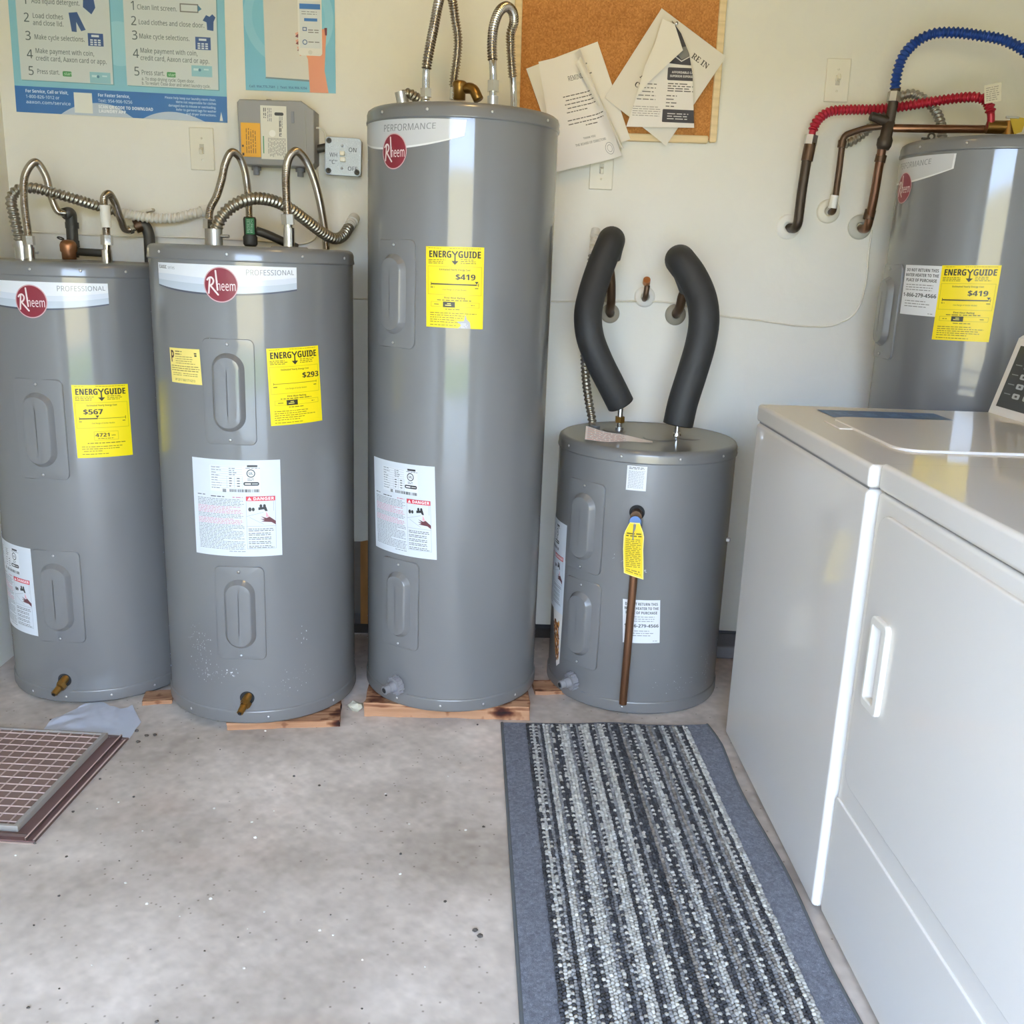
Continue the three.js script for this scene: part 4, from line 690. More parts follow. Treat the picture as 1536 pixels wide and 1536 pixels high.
// heater behind the washer: copper, red and blue lines
escutcheon('wall collar of the copper pipe under the red hose', [0.9149, 1.386, -3.09], 0.038);
escutcheon('wall collar of the thin middle copper pipe', [1.034, 1.436, -3.09], 0.036, M.ivory);
escutcheon('chipped wall collar of the brightest copper pipe', [1.137, 1.393, -3.09], 0.037, std(0xb9b7ae, 0.6), 1);
{
  const t = thing('copper_pipe', 'dark tarnished copper pipe feeding the red hose', 'pipe');
  obj('pipe', sweep(bent([[0.9195, 1.382, -3.09], [0.9262, 1.379, -3.03], [0.9247, 1.49, -3.02], [0.9312, 1.608, -3.02]], 0.03), 0.0142), std(0x4d4238, 0.5, 0.7), t);
  obj('coupling', orient(cyl(0.017, 0.017, 0.05), [0.9324, 1.597, -3.02], [0.1, 1, 0]), M.oldCopper, t);
  obj('nut', orient(hexNut(0.0195, 0.026), [0.9345, 1.631, -3.02], [0.1, 1, 0]), M.zinc, t);
  hose('flexible_hose', 'red corrugated hose crossing to the heater behind the washer', 'hose', [[0.9369, 1.627, -3.02], [0.9377, 1.655, -3.02], [0.9496, 1.685, -3.025], [0.982, 1.711, -3.03], [1.035, 1.719, -3.03], [1.112, 1.723, -3.025], [1.18, 1.729, -3], [1.254, 1.739, -2.95], [1.312, 1.745, -2.91], [1.345, 1.743, -2.88], [1.37, 1.732, -2.87], [1.381, 1.704, -2.86], [1.389, 1.657, -2.86]], 0.0125, 0.0024, 0.0112, M.red, { a: 0.05, b: 0.93, sleeveMat: M.red, sleeve: 0.8, nuts: [] });
  const lt = canvasTex(96, 96, (g) => { g.fillStyle = '#cfc6ae'; g.fillRect(0, 0, 96, 96); lines(g, 10, 14, 76, 7, 11, '#8a8272', 4, 0.2); });
  const g = quadPatch([-0.02, 0.02], [0.024, 0.03], [0.03, -0.018], [-0.012, -0.026], 6, 6, 0); g.computeVertexNormals();
  const m = obj('paper_tag', g, printed(lt, 0.7)); m.position.set(...[1.364, 1.747, -2.84]); m.rotation.y = -0.2; tag(m, 'folded paper tag on the red hose', 'tag');
}
{
  const t = thing('copper_pipe', 'thin copper pipe bending toward the tee beside the heater', 'pipe');
  obj('pipe', sweep(bent([[1.042, 1.434, -3.09], [1.037, 1.432, -3.05], [1.033, 1.542, -3.03], [1.03, 1.647, -3.02], [1.082, 1.665, -2.98], [1.14, 1.67, -2.95]], 0.018), 0.0092), M.oldCopper, t);
  obj('white_coupling', sweep([V([1.03, 1.443, -3.045]), V([1.033, 1.48, -3.043])], 0.0128), M.white, t);
  obj('coupling', orient(cyl(0.012, 0.012, 0.02), [1.029, 1.623, -3.02], [0.1, 1, 0]), M.oldCopper, t);
}
{
  const t = thing('copper_pipe', 'bright copper riser with a tee feeding the blue hose', 'pipe');
  obj('pipe', sweep(bent([[1.142, 1.389, -3.09], [1.14, 1.385, -3.03], [1.136, 1.468, -3], [1.128, 1.586, -2.965], [1.125, 1.634, -2.95]], 0.025), 0.0128), M.copper, t);
  obj('coupling', [orient(cyl(0.0165, 0.016, 0.028), [1.137, 1.427, -3.02], [0.15, 1, 0]), orient(cyl(0.0155, 0.0155, 0.02), [1.129, 1.581, -2.966], [0.15, 1, 0])], M.oldCopper, t);
  obj('tee', [orient(lathe([[0, -0.045], [0.016, -0.045], [0.021, -0.034], [0.0215, -0.018], [0.017, -0.008], [0.017, 0.03], [0, 0.03]], 24), [1.131, 1.649, -2.95], [0.1, 1, 0]), orient(cyl(0.0135, 0.0135, 0.12), [1.138, 1.712, -2.95], [0.06, 1, 0]), orient(cyl(0.014, 0.012, 0.05), [1.103, 1.687, -2.95], [-1, 0.25, 0])], std(0x4b423a, 0.5, 0.75), t);
  obj('cross_pipe', sweep([V([1.137, 1.663, -2.95]), V([1.252, 1.662, -2.92]), V([1.4, 1.664, -2.9])], 0.0112), M.copper, t);
  obj('nut', orient(hexNut(0.0185, 0.026), [1.139, 1.747, -2.95], [0.05, 1, 0]), std(0x9a9890, 0.4, 0.8), t);
  hose('flexible_hose', 'blue corrugated hose arching over the heater behind the washer', 'hose', [[1.141, 1.746, -2.95], [1.139, 1.777, -2.95], [1.138, 1.811, -2.945], [1.147, 1.853, -2.94], [1.178, 1.89, -2.94], [1.212, 1.908, -2.92], [1.263, 1.91, -2.9], [1.329, 1.901, -2.88], [1.386, 1.888, -2.86], [1.436, 1.861, -2.84], [1.484, 1.819, -2.83], [1.524, 1.753, -2.83], [1.553, 1.642, -2.83]], 0.013, 0.0025, 0.0115, M.blue, { a: 0.03, b: 0.95, sleeveMat: M.blue, sleeve: 0.8, nuts: [] });
}
{
  const v = thing('relief_valve', 'brass valve with a yellow tag behind the washer', 'valve');
  obj('body', [orient(cyl(0.018, 0.018, 0.06), [1.409, 1.665, -2.86], [1, 0, 0.2]), orient(cyl(0.02, 0.016, 0.05), [1.437, 1.656, -2.85], [0, 1, 0])], M.brass, v);
  obj('yellow_tag', quadPatch([-0.02, 0.026], [0.03, 0.022], [0.022, -0.014], [0.002, -0.02], 4, 4, 0).translate(...[1.435, 1.663, -2.82]), std(0xc0a02a, 0.5, 0, { side: THREE.DoubleSide }), v);
  obj('lever', rbox(-0.018, 0.018, -0.003, 0.003, -0.003, 0.003, 0.001).translate(...[1.425, 1.686, -2.82]), M.zinc, v);
  conduit('pale conduit looping behind the red hose', [[1.04, 1.626, -3.08], [1.075, 1.638, -3.07], [1.112, 1.668, -3.06], [1.147, 1.713, -3.05], [1.177, 1.753, -3.04], [1.216, 1.77, -3.03], [1.249, 1.755, -3.01], [1.279, 1.723, -2.99], [1.293, 1.685, -2.97], [1.299, 1.623, -2.95]], 1, 0.0125);
  const k = thing('ground_clip', 'small grey clip on the heater behind the washer', 'clip');
  obj('clip', [new THREE.TorusGeometry(0.009, 0.003, 8, 20).translate(...[1.224, 1.633, -2.86]), rbox(-0.02, 0.004, -0.003, 0.003, -0.003, 0.003, 0.001).translate(...[1.217, 1.627, -2.86])], M.galv, k);
}
// thin cables along the wall
function cable(label, ctrl, r = 0.0028) { return tag(obj('wall_cable', sweep(curve(ctrl, 160), r, { rad: 8 }), M.ivory), label, 'cable'); }
cable('thin white cable behind the foam pipes along the wall', [[-0.4258, 1.12, -3.085], [-0.1941, 1.125, -3.085], [0.1925, 1.133, -3.085], [0.3928, 1.142, -3.085], [0.5795, 1.143, -3.085], [0.6632, 1.123, -3.085], [0.7384, 1.109, -3.085], [0.8559, 1.099, -3.085], [0.9847, 1.087, -3.085], [1.091, 1.093, -3.085], [1.154, 1.132, -3.085], [1.177, 1.215, -3.085], [1.174, 1.316, -3.085], [1.175, 1.386, -3.085]]);
cable('thin white cable from the corner to the grey wall box', [[-1.484, 1.284, -3.085], [-1.386, 1.283, -3.085], [-1.229, 1.281, -3.085], [-1.062, 1.282, -3.085], [-0.8869, 1.285, -3.085], [-0.6849, 1.282, -3.085], [-0.5836, 1.278, -3.085], [-0.5387, 1.296, -3.085], [-0.5258, 1.351, -3.085], [-0.5262, 1.47, -3.085], [-0.5333, 1.538, -3.085]]);

// ---------------------------------------------------------------- things on the wall
const px = (w, m) => w / m;
{
  const Wm = 0.617, Hm = 0.62, S = 1600;                                // first poster, metres and pixels a metre
  const tex = canvasTex(Math.round(Wm * S), Math.round(Hm * S), (g, w, h) => {
    const X = (m) => m * S, Y = (m) => h - m * S;
    g.fillStyle = '#84bccb'; g.fillRect(0, 0, w, h);
    g.fillStyle = '#98cad6'; g.beginPath(); g.arc(X(0.31), Y(0.2), X(0.06), 0, 7); g.fill(); g.beginPath(); g.arc(X(0.3), Y(0.5), X(0.09), 0, 7); g.fill();
    for (const x of [0.021, 0.327]) { g.fillStyle = '#5e8f98'; g.fillRect(X(x + 0.002), Y(0.56), X(0.267), X(0.473)); g.fillStyle = '#d3dad9'; g.fillRect(X(x), Y(0.56), X(0.266), X(0.471)); }
    g.fillStyle = '#2b68a6'; g.fillRect(0, Y(0.072), w, X(0.072));
    g.fillStyle = '#b9c6d4'; g.beginPath(); g.moveTo(X(0.13), Y(0)); g.quadraticCurveTo(X(0.2), Y(0.05), X(0.29), Y(0.03)); g.lineTo(X(0.34), Y(0)); g.fill(); g.beginPath(); g.moveTo(X(0.37), Y(0)); g.quadraticCurveTo(X(0.45), Y(0.045), X(0.55), Y(0)); g.fill();
    const k = '#3d4d50', big = 0.03 * S, mid = 0.0185 * S;
    const num = (t, x, y) => text(g, t, X(x), Y(y), big * 1.1, k), ln = (t, x, y, wd) => text(g, t, X(x), Y(y), mid, k, { width: X(wd) });
    num('1', 0.04, 0.292); ln('Add liquid detergent.', 0.066, 0.295, 0.138); num('2', 0.04, 0.245); ln('Load clothes', 0.066, 0.256, 0.088); ln('and close lid.', 0.066, 0.237, 0.088); num('3', 0.041, 0.197); ln('Make cycle selections.', 0.067, 0.2, 0.145);
    num('4', 0.042, 0.148); ln('Make payment with coin,', 0.067, 0.163, 0.17); ln('credit card, Aaxon card or app.', 0.067, 0.143, 0.205); num('5', 0.042, 0.103); ln('Press start.', 0.068, 0.107, 0.066);
    const r = 0.306; num('1', 0.04 + r, 0.292); ln('Clean lint screen.', 0.06 + r, 0.294, 0.115); num('2', 0.04 + r, 0.252); ln('Load clothes and close door.', 0.062 + r, 0.255, 0.19); num('3', 0.041 + r, 0.214); ln('Make cycle selections.', 0.062 + r, 0.217, 0.146);
    num('4', 0.042 + r, 0.165); ln('Make payment with coin,', 0.063 + r, 0.179, 0.167); ln('credit card, Aaxon card or app.', 0.063 + r, 0.159, 0.2); num('5', 0.042 + r, 0.117); ln('Press start.', 0.064 + r, 0.12, 0.068);
    text(g, 'a. To stop drying cycle: Open door.', X(0.064 + r), Y(0.105), mid * 0.7, k, { width: X(0.155) }); text(g, 'b. To restart: Close door and select laundry cycle.', X(0.064 + r), Y(0.093), mid * 0.7, k, { width: X(0.2) });
    g.fillStyle = '#3f8a4e'; for (const [x, y] of [[0.142, 0.105], [0.444, 0.118]]) { g.beginPath(); g.roundRect(X(x), Y(y + 0.013), X(0.026), X(0.014), 5); g.fill(); text(g, 'start', X(x + 0.004), Y(y + 0.002), mid * 0.6, '#cfe6cf'); }
    g.fillStyle = '#2c4c7d'; const poly = (p) => { g.beginPath(); p.forEach((q, i) => (i ? g.lineTo(X(q[0]), Y(q[1])) : g.moveTo(X(q[0]), Y(q[1])))); g.fill(); };
    poly([[0.215, 0.33], [0.242, 0.325], [0.247, 0.292], [0.235, 0.274], [0.212, 0.292]]); poly([[0.17, 0.275], [0.194, 0.278], [0.216, 0.232], [0.203, 0.228], [0.19, 0.252], [0.19, 0.225], [0.176, 0.226]]);
    poly([[0.53, 0.285], [0.54, 0.281], [0.548, 0.288], [0.557, 0.28], [0.551, 0.268], [0.55, 0.244], [0.532, 0.246], [0.531, 0.266], [0.52, 0.27]].map((q) => [q[0] + 0.033, q[1] + 0.004]));
    for (const [x, y] of [[0.221, 0.19], [0.53, 0.196]]) { g.fillStyle = '#2f4f86'; g.fillRect(X(x), Y(y + 0.034), X(0.044), X(0.034)); g.fillStyle = '#dfe7ee'; g.fillRect(X(x + 0.01), Y(y + 0.03), X(0.022), X(0.006)); for (let i = 0; i < 9; i++) g.fillRect(X(x + 0.006 + (i % 3) * 0.011), Y(y + 0.018 - Math.floor(i / 3) * 0.006), X(0.008), X(0.004)); }
    for (const [x, y] of [[0.22, 0.092], [0.516, 0.125]]) { g.fillStyle = '#8dbcc6'; g.fillRect(X(x), Y(y + 0.028), X(0.06), X(0.03)); g.fillStyle = '#c9e2e4'; g.fillRect(X(x + 0.006), Y(y + 0.02), X(0.016), X(0.006)); g.fillRect(X(x + 0.036), Y(y + 0.02), X(0.014), X(0.004)); g.fillStyle = '#3d6e86'; g.beginPath(); g.arc(X(x + 0.024), Y(y + 0.016), X(0.004), 0, 7); g.fill(); }
    g.strokeStyle = '#6b6a66'; g.lineWidth = X(0.003); g.strokeRect(X(0.49), Y(0.315), X(0.05), X(0.02)); poly([[0.54, 0.315], [0.551, 0.304], [0.54, 0.297]]);
    const wt = '#dfeaf4', sm = 0.0125 * S; text(g, 'For Service, Call or Visit,', X(0.03), Y(0.055), sm, wt, { bold: 1, width: X(0.125) }); text(g, '1-800-826-1012 or', X(0.03), Y(0.04), sm, wt, { width: X(0.098) }); text(g, 'aaxon.com/service', X(0.03), Y(0.025), sm, wt, { width: X(0.13) });
    g.fillStyle = '#e9ebe2'; g.fillRect(X(0.17), Y(0.062), X(0.053), X(0.056));
    text(g, 'For Faster Service,', X(0.24), Y(0.054), sm, wt, { bold: 1, width: X(0.094) }); text(g, 'Text: 954-906-9256', X(0.24), Y(0.039), sm, wt, { width: X(0.1) }); text(g, 'SCAN QR CODE TO DOWNLOAD', X(0.24), Y(0.022), sm, '#f2f6fa', { bold: 1, width: X(0.16) }); text(g, 'LAUNDRY APP', X(0.24), Y(0.01), sm, '#f2f6fa', { bold: 1, width: X(0.08) });
    ['Please help keep our laundry room clean.', 'We’re not responsible for clothes', 'damaged due to misuse or overloading.', 'Refer to garment tags for washer', 'and dryer instructions.'].forEach((t, i) => text(g, t, X(0.585), Y(0.058 - i * 0.0105), sm * 0.74, wt, { align: 'right', width: X([0.15, 0.118, 0.14, 0.118, 0.09][i]) }));
    g.fillStyle = '#eef3f7'; poly([[0.594, 0.004], [0.599, 0.03], [0.604, 0.004]]);
  });
  const m = obj('wall_poster', new THREE.BoxGeometry(Wm, Hm, 0.0012), [M.ivory, M.ivory, M.ivory, M.ivory, printed(tex, 0.35, gloss), M.ivory]);
  m.position.set(-1.0975, 1.6205 + Hm / 2, WZ + 0.0022); m.rotation.z = -0.55 * RAD; tag(m, 'wide blue laundry instruction poster with two white panels', 'poster');
}
{
  const Wm = 0.264, Hm = 0.42, S = 2000;
  const tex = canvasTex(Math.round(Wm * S), Math.round(Hm * S), (g, w, h) => {
    const X = (m) => m * S, Y = (m) => h - m * S, poly = (p, c) => { g.fillStyle = c; g.beginPath(); p.forEach((q, i) => (i ? g.lineTo(X(q[0]), Y(q[1])) : g.moveTo(X(q[0]), Y(q[1])))); g.fill(); };
    g.fillStyle = '#76b4c8'; g.fillRect(0, 0, w, h); g.fillStyle = '#8ac1d0'; g.beginPath(); g.arc(X(0.13), Y(0.2), X(0.13), 0, 7); g.fill(); g.fillStyle = '#7dbacb'; g.beginPath(); g.arc(X(0.13), Y(0.2), X(0.105), 0, 7); g.fill();
    poly([[0.057, 0.4], [0.185, 0.4], [0.19, 0.034], [0.06, 0.038]], '#d9d5c9'); poly([[0.06, 0.038], [0.19, 0.034], [0.19, 0.029], [0.058, 0.034]], '#6b7d80'); poly([[0.062, 0.262], [0.17, 0.262], [0.17, 0.25], [0.062, 0.25]], '#4b4642');
    poly([[0.17, 0.12], [0.184, 0.09], [0.188, 0.0], [0.243, 0.0], [0.232, 0.06], [0.236, 0.13], [0.24, 0.175], [0.226, 0.172], [0.22, 0.115], [0.16, 0.098]], '#d98d6a');
    for (const [a, b] of [[0.148, 0.155], [0.149, 0.136], [0.153, 0.118]]) { poly([[a, b + 0.004], [a + 0.018, b + 0.012], [a + 0.02, b - 0.006], [a + 0.004, b - 0.006]], '#dfa287'); poly([[a, b - 0.005], [a + 0.01, b + 0.004], [a + 0.008, b - 0.008]], '#6a2a34'); }
    poly([[0.233, 0.176], [0.241, 0.176], [0.24, 0.156], [0.235, 0.156]], '#6a2a34');
    g.fillStyle = '#ecebe6'; g.beginPath(); g.roundRect(X(0.157), Y(0.262), X(0.069), X(0.162), X(0.008)); g.fill(); g.fillStyle = '#dfe4e6'; g.fillRect(X(0.162), Y(0.245), X(0.06), X(0.125)); g.fillStyle = '#3a72ae'; g.fillRect(X(0.162), Y(0.238), X(0.06), X(0.014)); g.fillRect(X(0.175), Y(0.2), X(0.038), X(0.008));
    lines(g, X(0.168), Y(0.218), X(0.045), 2, X(0.006), '#8a8f94', 4, 0.1); lines(g, X(0.186), Y(0.17), X(0.032), 2, X(0.006), '#777', 5, 0.1); lines(g, X(0.186), Y(0.138), X(0.032), 1, 8, '#777', 5, 0); g.strokeStyle = '#33578c'; g.lineWidth = 4; g.strokeRect(X(0.171), Y(0.175), X(0.01), X(0.008)); g.beginPath(); g.arc(X(0.176), Y(0.136), X(0.006), 0, 7); g.stroke(); g.fillStyle = '#d5d3cd'; g.beginPath(); g.arc(X(0.191), Y(0.109), X(0.006), 0, 7); g.fill();
    text(g, 'Call: 954.775.7501  |  Text: 954.906.9256', X(0.01), Y(0.008), 0.009 * S, '#37648a', { bold: 1, width: X(0.17) });
  });
  const m = obj('wall_poster', new THREE.BoxGeometry(Wm, Hm, 0.0012), [M.ivory, M.ivory, M.ivory, M.ivory, printed(tex, 0.35, gloss), M.ivory]);
  m.position.set(-0.604, 1.711 + Hm / 2, WZ + 0.0022); m.rotation.z = 0.3 * RAD; tag(m, 'blue poster of a hand holding a phone before a washer', 'poster');
}
{
  const t = thing('wall_box', 'grey plastic cabinet with orange and white labels on wall', 'electrical box', [-0.634, 1.50, WZ]);
  const s = new THREE.Shape([[-0.103, 0.012], [-0.095, 0.0], [0.1, 0.0], [0.107, 0.01], [0.108, 0.15], [0.074, 0.172], [-0.1, 0.17], [-0.105, 0.164]].map((p) => new THREE.Vector2(...p)));
  const grey = std(0x8d8a86, 0.5);
  obj('housing', slab(s, 0.078, 0.004), grey, t);
  obj('side_bevel', rbox(0.085, 0.088, 0.01, 0.155, 0.08, 0.0835, 0.001), std(0x9b9893, 0.5), t);
  obj('top_clip', [rbox(-0.03, -0.015, 0.17, 0.18, 0.03, 0.06, 0.002), rbox(-0.005, 0.04, 0.17, 0.178, 0.03, 0.06, 0.002)], grey, t);
  for (const x of [-0.07, 0.06]) obj('gland', [cyl(0.014, 0.014, 0.014).translate(x, -0.008, 0.03), cyl(0.009, 0.009, 0.016).translate(x, -0.02, 0.03)], M.plasticGrey, t);
  const ot = canvasTex(140, 230, (g) => { g.fillStyle = '#e0a11c'; g.fillRect(0, 0, 140, 230); g.save(); g.translate(70, 115); g.rotate(-Math.PI / 2); lines(g, -90, -34, 180, 5, 16, '#7a5a10', 6, 0.2); g.restore(); g.fillStyle = '#2a2210'; g.fillRect(6, 204, 14, 18); g.fillRect(6, 150, 12, 14); });
  const wt = canvasTex(190, 370, (g) => { g.fillStyle = '#dedacb'; g.fillRect(0, 0, 190, 370); g.fillStyle = '#2c2c2c'; g.beginPath(); g.roundRect(102, 44, 66, 22, 10); g.fill(); g.save(); g.rotate(Math.PI / 2); lines(g, 16, -40, 70, 2, 12, '#444', 6, 0); lines(g, 16, -80, 100, 3, 12, '#777', 5, 0.1); lines(g, 70, -160, 90, 3, 10, '#777', 4, 0.2); lines(g, 220, -178, 135, 12, 11, '#8b897f', 5, 0.15); lines(g, 100, -150, 110, 2, 9, '#333', 6, 0); g.restore(); g.fillStyle = '#4d8a5c'; g.fillRect(14, 210, 8, 120); g.fillStyle = '#f4f2ea'; g.beginPath(); g.arc(84, 190, 24, 0, 7); g.fill(); });
  const pl = (w, h, x, y, tex, name, lb) => { const m = obj(name, new THREE.PlaneGeometry(w, h).translate(x, y, 0.0866), printed(tex, 0.45), t); m.userData.label = lb; };
  pl(0.056, 0.093, -0.071, 0.064, ot, 'orange_label', 'orange printed label'); pl(0.075, 0.146, -0.004, 0.086, wt, 'white_label', 'white printed label');
  obj('logo_plate', rbox(0.047, 0.055, 0.115, 0.146, 0.084, 0.0872, 0.001), M.plasticGrey, t);
  obj('side_wire', sweep(curve([[0.108, 0.108, 0.05], [0.125, 0.108, 0.05], [0.135, 0.095, 0.04], [0.136, 0.06, 0.02]]), 0.0026, { rad: 8 }), M.ivory, t);
}
{
  const t = thing('switch_box', 'metal switch box hand lettered WH C with ON and OFF', 'switch', [-0.444, 1.532, WZ]);
  t.rotation.z = -1.5 * RAD;
  obj('box', rbox(-0.051, 0.051, -0.051, 0.051, 0, 0.046, 0.006), std(0x8b8e90, 0.4, 0.75), t);
  const ft = canvasTex(400, 400, (g) => {
    g.fillStyle = '#a3a8ab'; g.fillRect(0, 0, 400, 400); for (let i = 0; i < 500; i++) { g.fillStyle = rnd() < 0.5 ? 'rgba(200,204,206,0.5)' : 'rgba(120,124,128,0.45)'; g.fillRect(rnd() * 400, rnd() * 400, rr(2, 10), rr(2, 8)); }
    const k = '#24272a'; text(g, 'WH', 40, 210, 64, k, { width: 96 }); text(g, '“C”', 38, 290, 64, k, { width: 96 }); text(g, 'ON', 262, 142, 66, k, { width: 100 }); text(g, 'OFF', 256, 352, 62, k, { width: 116 });
  });
  obj('cover_plate', [slab(roundRect(-0.052, 0.052, -0.052, 0.052, 0.012), 0.003, 0.0015).translate(0, 0, 0.046)], std(0x9da2a5, 0.38, 0.6), t);
  obj('lettered_face', new THREE.PlaneGeometry(0.1, 0.1).translate(0, 0, 0.0512), std(0xffffff, 0.42, 0.35, { map: ft }), t);
  obj('toggle', [rbox(-0.008, 0.006, 0.002, 0.014, 0.05, 0.066, 0.002), rbox(-0.008, 0.008, -0.015, -0.002, 0.05, 0.06, 0.002)], M.ivory, t);
  for (const [x, y] of [[-0.042, 0.042], [0.042, -0.042], [-0.042, -0.042]]) obj('screw', orient(lathe([[0.008, 0], [0.008, 0.003], [0.004, 0.004], [0.0035, 0.0005], [0, 0.0005]], 20), [x, y, 0.051], [0, 0, 1]), M.galv, t);
  for (const y of [0.03, -0.033]) obj('screw', new THREE.SphereGeometry(0.004, 10, 8).translate(-0.003, y, 0.051), M.zinc, t);
  obj('conduit_nipple', orient(cyl(0.012, 0.012, 0.05), [-0.074, 0.02, 0.024], [1, 0.25, 0]), M.galv, t);
}
function switchPlate(label, x, y, turn = 0, up = 1, double = 0) {
  const t = thing('switch_plate', label, 'light switch', [x, y, WZ]); t.rotation.z = turn;
  obj('plate', rbox(-0.036, 0.036, -0.06, 0.06, 0, 0.006, 0.0028), M.ivory, t);
  obj('slot', rbox(-0.0065, 0.0065, -0.014, 0.014, 0.004, 0.0066, 0.001), std(0xb9b4a6, 0.5), t);
  obj('toggle', rbox(-0.005, 0.005, -0.008, 0.008, 0, 0.016, 0.002).rotateX(-0.45 * up).translate(0, 0.002 * up, 0.005), M.ivory, t);
  for (const s of [-0.03, 0.03]) obj('screw', new THREE.SphereGeometry(0.0032, 10, 6).scale(1, 1, 0.4).translate(0, s, 0.006), M.ivory, t);
}
switchPlate('ivory light switch plate below the wide blue poster', -0.870, 1.541, 0.01, -1);
switchPlate('ivory light switch plate partly covered by hanging papers', 0.328, 1.532, 0, -1);
switchPlate('ivory light switch plate above the red hose', 1.016, 1.808, 0.02, 1);

// cork board and papers
{
  const t = thing('cork_board', 'cork notice board in a pale wooden frame', 'notice board', [0.36, 1.613, WZ]);
  t.rotation.z = 0.5 * RAD;
  const ct = dataTex(512, (u, v) => { const a = fbm(u * 90, v * 90, 90, 2), b = fbm(u * 5, v * 5, 5, 3), s = hash(Math.floor(u * 300), Math.floor(v * 300)); const k = (a - 0.5) * 46 + (b - 0.5) * 16 + (s > 0.96 ? -26 : 0); return [178 + k, 118 + k * 0.9, 58 + k * 0.7]; }, true, 3);
  const ft = dataTex(256, (u, v) => { const k = fbm(u * 3, v * 40, 3, 4) * 26; return [206 + k, 180 + k, 134 + k]; }, true, 3);
  const fm = std(0xffffff, 0.55, 0, { map: ft }), W = 0.308, Hh = 0.46, f = 0.022;
  obj('cork_panel', worldUV(box(-W + 0.01, W - 0.01, 0.01, Hh - 0.01, 0.001, 0.01)), std(0xffffff, 0.95, 0, { map: ct }), t);
  const bar = (w, h) => slab(roundRect(-w / 2, w / 2, -h / 2, h / 2, 0.003), 0.012, 0.003);
  for (const [w, h, x, y] of [[f, Hh - 0.006, -W + f / 2, Hh / 2], [f, Hh - 0.006, W - f / 2, Hh / 2], [2 * W - 2 * f - 0.006, f, 0, f / 2], [2 * W - 2 * f - 0.006, f, 0, Hh - f / 2]]) obj('frame_rail', worldUV(bar(w - 0.006, h - 0.006).translate(x, y, 0.0005)), fm, t);
}
const PZ = WZ + 0.02;
function sheet(name, label, corners, z, tex, curl, rough = 0.7, mat = {}) {
  const [TL, TR, BR, BL] = corners, g = quadPatch(TL, TR, BR, BL, 24, 24, 0), p = g.attributes.position, u = g.attributes.uv;
  for (let i = 0; i < p.count; i++) { const [dx, dz] = curl(u.getX(i), u.getY(i)); p.setX(i, p.getX(i) + dx); p.setZ(i, z + dz); }
  g.computeVertexNormals(); return tag(obj(name, g, printed(tex, rough, mat)), label, 'paper');
}
const plainPaper = canvasTex(64, 64, (g) => { g.fillStyle = '#efeae0'; g.fillRect(0, 0, 64, 64); });
sheet('notice_paper', 'blank tilted sheet behind the reminder notice', [[0.088, 1.799], [0.293, 1.88], [0.407, 1.617], [0.2, 1.535]], PZ, canvasTex(300, 400, (g) => { g.fillStyle = '#efeae0'; g.fillRect(0, 0, 300, 400); lines(g, 120, 60, 120, 3, 40, '#8d8a84', 5, 0.3); }), (u, v) => [0, 0.004 * u]);
sheet('notice_paper', 'middle sheet showing at the left of the reminder notice', [[0.113, 1.806], [0.25, 1.83], [0.36, 1.6], [0.185, 1.55]], PZ + 0.006, plainPaper, (u, v) => [0, 0.004 * (1 - v)]);
const remTex = canvasTex(560, 740, (g, w, h) => {
  g.fillStyle = '#f2eeea'; g.fillRect(0, 0, w, h); const k = '#55524f';
  text(g, 'REMINDER', 400, 170, 46, k, { align: 'center', width: 220 }); for (let i = 0; i < 5; i++) lines(g, 190 + (i % 2) * 18, 262 + i * 27, 340 - (i === 4 ? 130 : 0), 1, 8, k, 6, 0.1); for (let i = 0; i < 3; i++) lines(g, 180 + (i === 2 ? 150 : 0), 424 + i * 26, i === 2 ? 110 : 360, 1, 8, k, 6, 0.05);
  text(g, 'THANK YOU', 330, 570, 20, k, { align: 'center' }); text(g, 'THE BOARD OF DIRECTORS', 330, 606, 22, k, { align: 'center' });
  g.strokeStyle = '#8d8a90'; g.lineWidth = 3; for (const r of [24, 40]) { g.beginPath(); g.arc(470, 668, r, 0, 7); g.stroke(); }
});
const reminder = sheet('reminder_notice', 'curling reminder notice hanging below the cork board', [[0.123, 1.818], [0.252, 1.852], [0.392, 1.567], [0.188, 1.514]], PZ + 0.012, remTex, (u, v) => [0.012 * Math.max(0, u - 0.8) * -5, 0.014 * (1 - v) + 0.03 * Math.max(0, u - 0.75) ** 2 * 16 * (0.5 + v * 0.5) + 0.006 * Math.sin(v * 5)]);
{
  const g = new THREE.PlaneGeometry(1, 1, 8, 16), p = g.attributes.position, u = g.attributes.uv, A = [0.2449, 1.832, -3.03], B = [0.389, 1.588, -3.03];
  for (let i = 0; i < p.count; i++) { const a = u.getX(i), b = 1 - u.getY(i); p.setXYZ(i, A[0] + (B[0] - A[0]) * b - a * 0.012 - 0.002, A[1] + (B[1] - A[1]) * b - a * 0.022 * (1 - b), PZ + 0.036 + 0.008 * Math.sin(a * Math.PI) - b * 0.01); }
  g.computeVertexNormals(); obj('curled_edge', g, printed(plainPaper, 0.7), reminder).userData.label = 'curled right edge';
}
const protTex = canvasTex(520, 640, (g, w, h) => { g.fillStyle = '#ece6da'; g.fillRect(0, 0, w, h); const k = '#4b4742', o = { font: 'serif', bold: 1 }; text(g, 'P', 118, 350, 46, k, o); text(g, 'A', 120, 410, 46, k, o); text(g, 'C', 118, 470, 46, k, o); text(g, 'RE IN', 330, 128, 46, k, { ...o, width: 130 }); });
